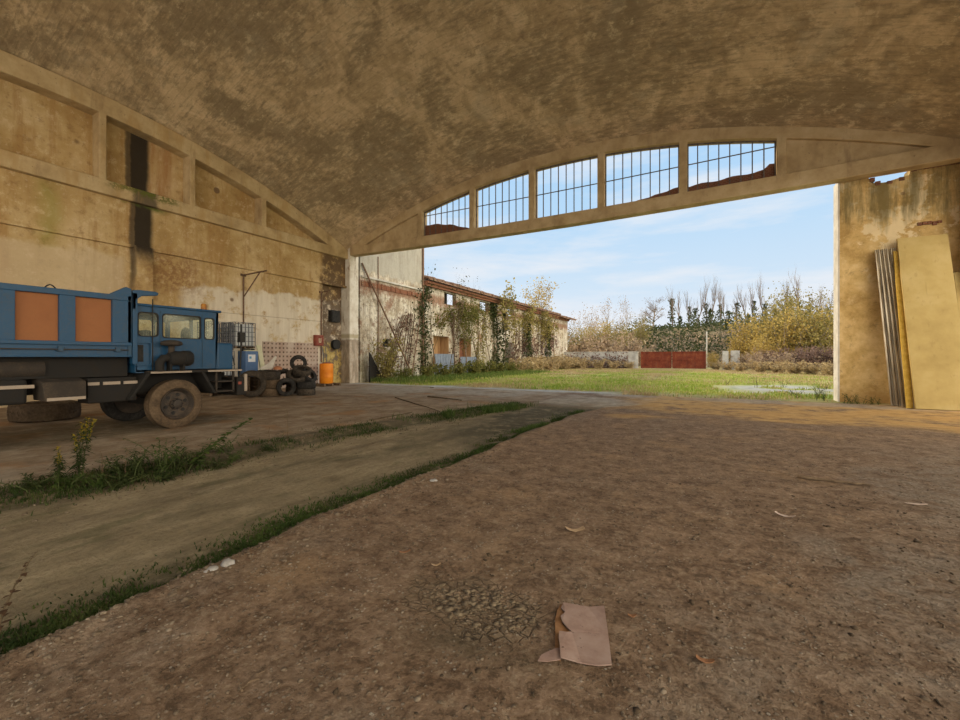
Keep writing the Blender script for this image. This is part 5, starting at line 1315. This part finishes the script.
# ------------------------------------------------------------------ weeds by the lane
def leaf_strip(m, p, d, L, w, droop=.3):
    p = Vector(p); d = Vector(d).normalized(); s = d.cross(Vector((0, 0, 1)))
    if s.length < .1: s = Vector((1, 0, 0))
    s.normalize(); k = len(m.v); pr = ((0, .25), (.3, 1), (.65, .75), (1, .05))
    for t, ww in pr:
        q = p + d * L * t + Vector((0, 0, -droop * L * t * t)); m.v += [tuple(q - s * w * ww * .5), tuple(q + s * w * ww * .5)]
    for i in range(3): m.f.append((k + 2 * i, k + 2 * i + 1, k + 2 * i + 3, k + 2 * i + 2))
def weed(name, x, y, h, stems, label, group=None, ll=.10, lw=.02, n=26, spread=.12, mat='weed', stem='stem_green', tip=None, arch=None, seed=0, top=1.0, low=.08):
    random.seed(seed); z = gq(x, y) - .01
    e = empty(name, (x, y, z), label, 'weed', group); st = MB(); lf = MB(); tp = MB()
    for s in range(stems):
        an = random.uniform(0, 2 * PI); hh = h * random.uniform(.65, 1.05) if stems > 1 else h; o = Vector((x, y, z)) + Vector((random.uniform(-1, 1), random.uniform(-1, 1), 0)) * spread * .35
        sp = random.random() * spread; pts = []
        for i in range(8):
            t = i / 7
            if arch: v = Vector(arch) * (t ** 1.5) + Vector((0, 0, hh * (t - .25 * t * t)))
            else: v = Vector((math.cos(an) * sp * t * t * 2, math.sin(an) * sp * t * t * 2, hh * t))
            pts.append(o + v + Vector((random.uniform(-1, 1), random.uniform(-1, 1), 0)) * .008)
        st.tube(pts, [.007, .006, .006, .005, .004, .004, .003, .002], 5)
        for j in range(n):
            t = low + (top - low) * (j + random.random()) / n; i = min(int(t * 7), 6); q = pts[i].lerp(pts[i + 1], t * 7 - i); a2 = random.uniform(0, 2 * PI)
            leaf_strip(lf, q, (math.cos(a2), math.sin(a2), random.uniform(.1, .7)), ll * random.uniform(.5, 1.2) * (1.2 - .5 * t), lw * random.uniform(.7, 1.3), random.uniform(.2, .7))
            if tip and t > .62:
                leaf_strip(tp, q, (math.cos(a2), math.sin(a2), .8), ll * .35, lw * .9, 0)
        if tp.v: tp.build('flower', M[tip], e, recalc=False); tp = MB()
    st.build('stem', M[stem], e)
    if lf.v: lf.build('leaves', M[mat], e, recalc=False)
    return e
VG = 'weeds on the verge by the truck'
weed('goldenrod', -7.55, 2.52, .78, 4, 'tall narrow goldenrod weed with yellowing tips, leftmost on the verge', None, .13, .028, 70, .10, 'weed', tip='yellow_flower', seed=1)
weed('goldenrod', -7.42, 2.30, .45, 3, 'shorter weed just in front of the tall goldenrod', VG, .12, .026, 40, .12, 'weed', tip='yellow_flower', seed=2)
weed('arching_weed', -6.72, 3.45, .62, 1, 'leafy green branch arching up to the right beside the front wheel', None, .19, .075, 64, .1, 'weed_bright', arch=(.05, .95, .20), seed=3, low=.15)
weed('arching_weed', -6.62, 3.62, .30, 2, 'short leafy weed under the arching branch', VG, .11, .05, 12, .15, 'weed_bright', seed=4)
for k, (x, y, h, s) in enumerate(((-6.85, 3.15, .42, 6), (-7.0, 2.95, .38, 6), (-6.75, 3.30, .36, 6), (-7.1, 3.3, .50, 5), (-7.2, 2.75, .26, 5), (-6.9, 2.75, .22, 5), (-7.05, 2.2, .2, 5), (-7.3, 3.6, .40, 4), (-6.55, 3.8, .22, 5), (-6.8, 4.2, .2, 5), (-6.9, 4.9, .2, 5), (-6.5, 3.05, .16, 5), (-7.3, 2.95, .24, 5), (-7.45, 3.2, .30, 4), (-7.2, 1.95, .18, 5), (-6.95, 2.45, .16, 5), (-7.5, 2.05, .14, 4), (-7.0, 3.75, .26, 5), (-7.2, 4.3, .24, 5), (-6.7, 2.6, .14, 5))):
    weed('verge_weed', x, y, h, s, 'feathery green weed on the verge, %s in from the tall goldenrod' % ords[k], VG, .13, .022, 22, .22, 'weed_bright' if k % 3 == 0 else 'weed', seed=20 + k)
for k, (x, y, h, lab) in enumerate(((-7.15, 5.45, .62, 'thin dry stalk standing alone on the verge right of the wheel'), (-7.2, 5.1, .30, 'short dry stalk beside the thin lone stalk'), (-7.25, 2.66, .34, 'dead brown stalk with seed heads right of the goldenrod'), (-7.1, 2.85, .40, 'second dead brown stalk right of the goldenrod'), (-4.62, 10.8, .42, 'thin stalk at the far end of the lane'))):
    weed('dry_stalk', x, y, h, 1, lab, None, .03, .012, 14, .04, 'deadleaf', stem='stem', seed=40 + k)
weed('dry_stalk', -3.72, .86, .62, 1, 'dark dead stalk with curled leaves at the left edge of the picture', None, .05, .03, 20, .1, 'stem_leaf', stem='stem', arch=(.02, .16, 0), seed=50)
# weeds at the foot of the right wall
for k, (x, y, h) in enumerate(((3.7, 20.6, .55), (4.15, 18.9, .40), (4.5, 18.95, .34), (3.55, 19.6, .62), (4.85, 18.95, .28), (2.9, 20.4, .4))):
    e = weed('yard_weed', x, y, h, 7, 'weed at the foot of the right wall, %s counted from its white edge' % ords[k], 'weeds at the foot of the right wall', .12, .03, 16, .35, 'weed' if k % 2 else 'green_tree', seed=60 + k)
    if y > 18.9: e.location.z = float(gz_out(x, y))
for k, (x, y, h) in enumerate(((2.1, 26.4, .75), (3.4, 27.4, .6), (.9, 28.4, .5))):
    e = weed('yard_weed', x, y, h, 4, 'dark stalky weed on the grey concrete patch in the yard, %s' % ('middle', 'right', 'left')[k], None, .15, .03, 12, .3, 'ivy', stem='stem', seed=80 + k); e.location.z = float(gz_out(x, y))

# ------------------------------------------------------------------ litter on the floor
cb = empty('cardboard_sheet', (-.66, 2.45, gq(-.66, 2.45)), 'torn pinkish-brown cardboard sheet lying in the foreground dirt', 'cardboard')
out_ = [(-0.448, 2.260), (-0.518, 2.510), (-0.600, 2.785), (-0.688, 2.730), (-0.833, 2.670), (-0.830, 2.610), (-0.788, 2.570), (-0.803, 2.520), (-0.778, 2.470), (-0.723, 2.425), (-0.703, 2.415), (-0.723, 2.390), (-0.763, 2.370), (-0.748, 2.310), (-0.723, 2.250), (-0.688, 2.160), (-0.588, 2.195), (-0.508, 2.220)]
def curl(x, y): return gq(x, y) + .004 + .02 * max(0, 1 - abs(x + .80 + .45 * (y - 2.6) * .5) / .10) + .004 * math.sin(9 * y)
MB().plate(out_, [], lambda a, c, w: (a, c, curl(a, c) + w), 0, .006).build('sheet', M['card'], cb)
tl = [(-0.833, 2.670), (-0.830, 2.610), (-0.788, 2.570), (-0.803, 2.520), (-0.778, 2.470), (-0.723, 2.425), (-0.703, 2.415), (-0.723, 2.390), (-0.763, 2.370), (-0.748, 2.310), (-0.723, 2.250), (-0.688, 2.160), (-0.713, 2.160), (-0.753, 2.260), (-0.788, 2.370), (-0.828, 2.490), (-0.848, 2.590), (-0.850, 2.660)]
MB().plate(tl, [], lambda a, c, w: (a, c, gq(a, c) + .006 + w), 0, .004).build('torn_layer', M['card_torn'], cb)
MB().plate([(-0.688, 2.160), (-0.723, 2.250), (-0.743, 2.230), (-0.788, 2.140), (-0.788, 2.090), (-0.748, 2.110)], [], lambda a, c, w: (a, c, gq(a, c) + .01 + .035 * abs((a + .72) * 6) * .5 + w), 0, .004).build('torn_flap', M['card'], cb)
def scrap(name, px, py, L, w, ang, mat, label, cat, bend=.03, seed=0):
    dpt = 1.6 * 426 / (py - 357); x, y = at(px, dpt); random.seed(seed)
    ca, sa = math.cos(ang), math.sin(ang); n = 7; ps = []
    for i in range(n): ps.append((L * (i / (n - 1) - .5), w * (.5 - .25 * random.random()) * (1 - .5 * abs(i / (n - 1) - .5))))
    pts = ps + [(a, -b_ * random.uniform(.7, 1.2)) for a, b_ in reversed(ps)]
    to = lambda a, b_, t: (x + ca * a - sa * b_, y + sa * a + ca * b_, gq(x + ca * a - sa * b_, y + sa * a + ca * b_) + .006 + bend * (a / L * 2) ** 2 + t)
    o = MB().plate(pts, [], to, 0, .004).build(name, M[mat]); return prop(o, label, cat)
scrap('paper_scrap', 785, 516, .17, .05, -.35, 'paper', 'pale paper scrap lying right of centre on the dirt', 'paper', .02, 1)
scrap('paper_scrap', 916, 505, .22, .05, .42, 'paper', 'pale flat scrap near the right edge of the dirt floor', 'paper', .01, 2)
scrap('dead_leaf', 575, 532, .17, .07, .55, 'leafpale', 'curled pale dead leaf behind the cardboard sheet', 'leaf', .03, 3)
scrap('dead_leaf', 705, 664, .085, .04, .1, 'deadleaf', 'reddish dead leaf right of the cardboard sheet', 'leaf', .015, 4)
scrap('dead_leaf', 436, 566, .07, .035, .8, 'leafpale', 'small pale leaf above the cracked mud patch', 'leaf', .012, 5)
scrap('dead_leaf', 632, 618, .05, .03, .3, 'deadleaf', 'small brown leaf close to the right side of the cardboard', 'leaf', .012, 6)
scrap('dead_leaf', 405, 553, .09, .03, 1.0, 'deadleaf', 'small brown leaf at the left of the cracked mud', 'leaf', .012, 7)
def stick(px0, py0, px1, py1, rad, label, mat='stick', seed=0):
    random.seed(seed); a = at(px0, 681.6 / (py0 - 357)); c = at(px1, 681.6 / (py1 - 357)); P = []
    for i in range(9):
        t = i / 8; x = a[0] + (c[0] - a[0]) * t + random.uniform(-.02, .02); y = a[1] + (c[1] - a[1]) * t + random.uniform(-.02, .02)
        P.append((x, y, gq(x, y) + rad * .9 + random.uniform(0, .008)))
    o = MB().tube(P, [rad * (1 - .5 * i / 8) for i in range(9)], 7).build('stick', M[mat]); return prop(o, label, 'stick')
stick(799, 478, 872, 487, .022, 'long dry stick half sunk in the dirt at the right', seed=1)
stick(236, 694, 262, 676, .006, 'thin twig lying in the foreground at lower left', seed=2)
stick(428, 397, 462, 401, .03, 'dead branch lying across the far end of the verge', 'stem', 3)
stick(372, 421, 412, 413, .02, 'dark branch lying on the verge beyond the dry stalks', 'stem', 4)
stick(395, 398, 440, 412, .02, 'thin crooked branch on the far verge', 'stem', 5)
def rock(name, x, y, s, mat, label, cat, group=None, seed=0, flat=.5):
    rr = np.random.default_rng(seed); bm = bmesh.new(); bmesh.ops.create_icosphere(bm, subdivisions=2, radius=1)
    off = rr.normal(size=3) * 5
    m = MB(); V = []
    for v in bm.verts:
        p = v.co; k = 1 + .55 * float(vnoise(np.array(p.x * 1.4 + off[0] + p.z), np.array(p.y * 1.4 + off[1] - p.z)))
        V.append((x + p.x * k * s, y + p.y * k * s * rr.uniform(.97, 1.03), gq(x, y) + max(-.2, p.z) * k * s * flat + s * flat * .1))
    m.add(V, [tuple(v.index for v in f.verts) for f in bm.faces]); bm.free()
    return prop(m.build(name, M[mat]), label, cat, group)
LG = 'stones along the edge of the lane'
for k, (px, py, s, mt) in enumerate(((228, 565, .05, 'lime'), (213, 571, .035, 'lime'), (206, 574, .02, 'lime'), (140, 594, .035, 'stone'), (172, 596, .03, 'stone'), (118, 610, .025, 'stone'), (186, 560, .02, 'stone'), (434, 481, .05, 'lime'))):
    x, y = at(px, 681.6 / (py - 357))
    rock('stone', x, y, s, mt, ('largest white lime lump on the lane edge', 'second white lime lump on the lane edge', 'smallest white lime lump on the lane edge', 'grey stone in the lane grass below the white lumps', 'grey stone on the dirt side of the lane edge', 'small grey stone lowest along the lane edge', 'small grey stone above the white lumps', 'whitish stone in the grass farther up the lane edge')[k], 'stone', LG, k)
x, y = at(735 + 225, 560); 
for k, (px, py, s) in enumerate(((956, 583, .035), (910, 583, .02), (310, 391, .09), (432, 388, .10))):
    x, y = at(px, 681.6 / (py - 357)); rock('stone', x, y, s, 'stone', ('dark stone at the right edge of the picture', 'small dark stone left of the one at the picture edge', 'rubble lump lying before the low tyre stack', 'rubble lump near the grass by the threshold')[k], 'stone', None, 20 + k)
# flakes of dried mud in the cracked patch and countless pebbles
ico = bmesh.new(); bmesh.ops.create_icosphere(ico, subdivisions=1, radius=1)
IV = np.array([v.co[:] for v in ico.verts]); IF = np.array([[v.index for v in f.verts] for f in ico.faces]); ico.free()
def scatter(name, x, y, s, mat, label, seed, flat=.6):
    r = np.random.default_rng(seed); n = len(x); sc = s[:, None] * (.6 + .8 * r.random((n, 3))); sc[:, 2] *= flat
    th = r.random(n) * 2 * PI; c_, s_ = np.cos(th)[:, None], np.sin(th)[:, None]
    V = IV[None] * sc[:, None, :] * (1 + .25 * r.normal(size=(n, len(IV), 1)))
    V = np.stack([V[..., 0] * c_ - V[..., 1] * s_, V[..., 0] * s_ + V[..., 1] * c_, V[..., 2]], -1) + np.stack([x, y, gz(x, y) + s * .15], 1)[:, None, :]
    F = (IF[None] + (np.arange(n) * len(IV))[:, None, None]).reshape(-1, 3)
    return prop(np_mesh(name, V.reshape(-1, 3), F, mat), label, 'gravel', kind='stuff')
r = np.random.default_rng(15)
n = 26000; Y = .7 + 8.5 * r.random(n) ** 1.7; X = r.uniform(-3.6, 8, n)
kk = (X > lane_right(Y)) & (fbm(X * 1.1, Y * 1.1) + .25 * a_gravel(X, Y) > -.35 + .8 * r.random(n) - .25)
X, Y = X[kk], Y[kk]
scatter('gravel', X, Y, .0035 + .010 * r.random(len(X)) ** 3, M['stone'], 'loose gravel and pebbles scattered over the right dirt floor', 1)
n = 330; q = r.random(n) ** .7; t = r.random(n) * 2 * PI
scatter('mud_flakes', -1.33 + .42 * q * np.cos(t), 2.42 + .22 * q * np.sin(t), .006 + .022 * r.random(n) ** 2, M['mud'], 'curled flakes of dried mud left of the cardboard', 11, .14)
n = 2600; Y2 = 1.0 + 5 * r.random(n); X2 = r.uniform(-3.2, 5, n); kk = fbm(X2 * 2.2 + 5, Y2 * 2.2) > .12 + .25 * r.random(n); X2, Y2 = X2[kk], Y2[kk]
scatter('clods', X2, Y2, .006 + .014 * r.random(len(X2)) ** 2, M['clod'], 'dark crumbs of earth scattered over the right dirt floor', 12, .6)
n = 1500; Y = .6 + 6 * r.random(n); X = lane_right(Y) + r.normal(size=n) * .22
scatter('edge_gravel', X, Y, .006 + .018 * r.random(n) ** 3, M['stone'], 'small rubble along the edge of the sunken lane', 2)
n = 1500; Y = 1 + 9 * r.random(n); X = lane_left(Y) + r.normal(size=n) * .6
scatter('verge_gravel', X, Y, .006 + .016 * r.random(n) ** 3, M['stone'], 'small rubble scattered along the verge', 3)
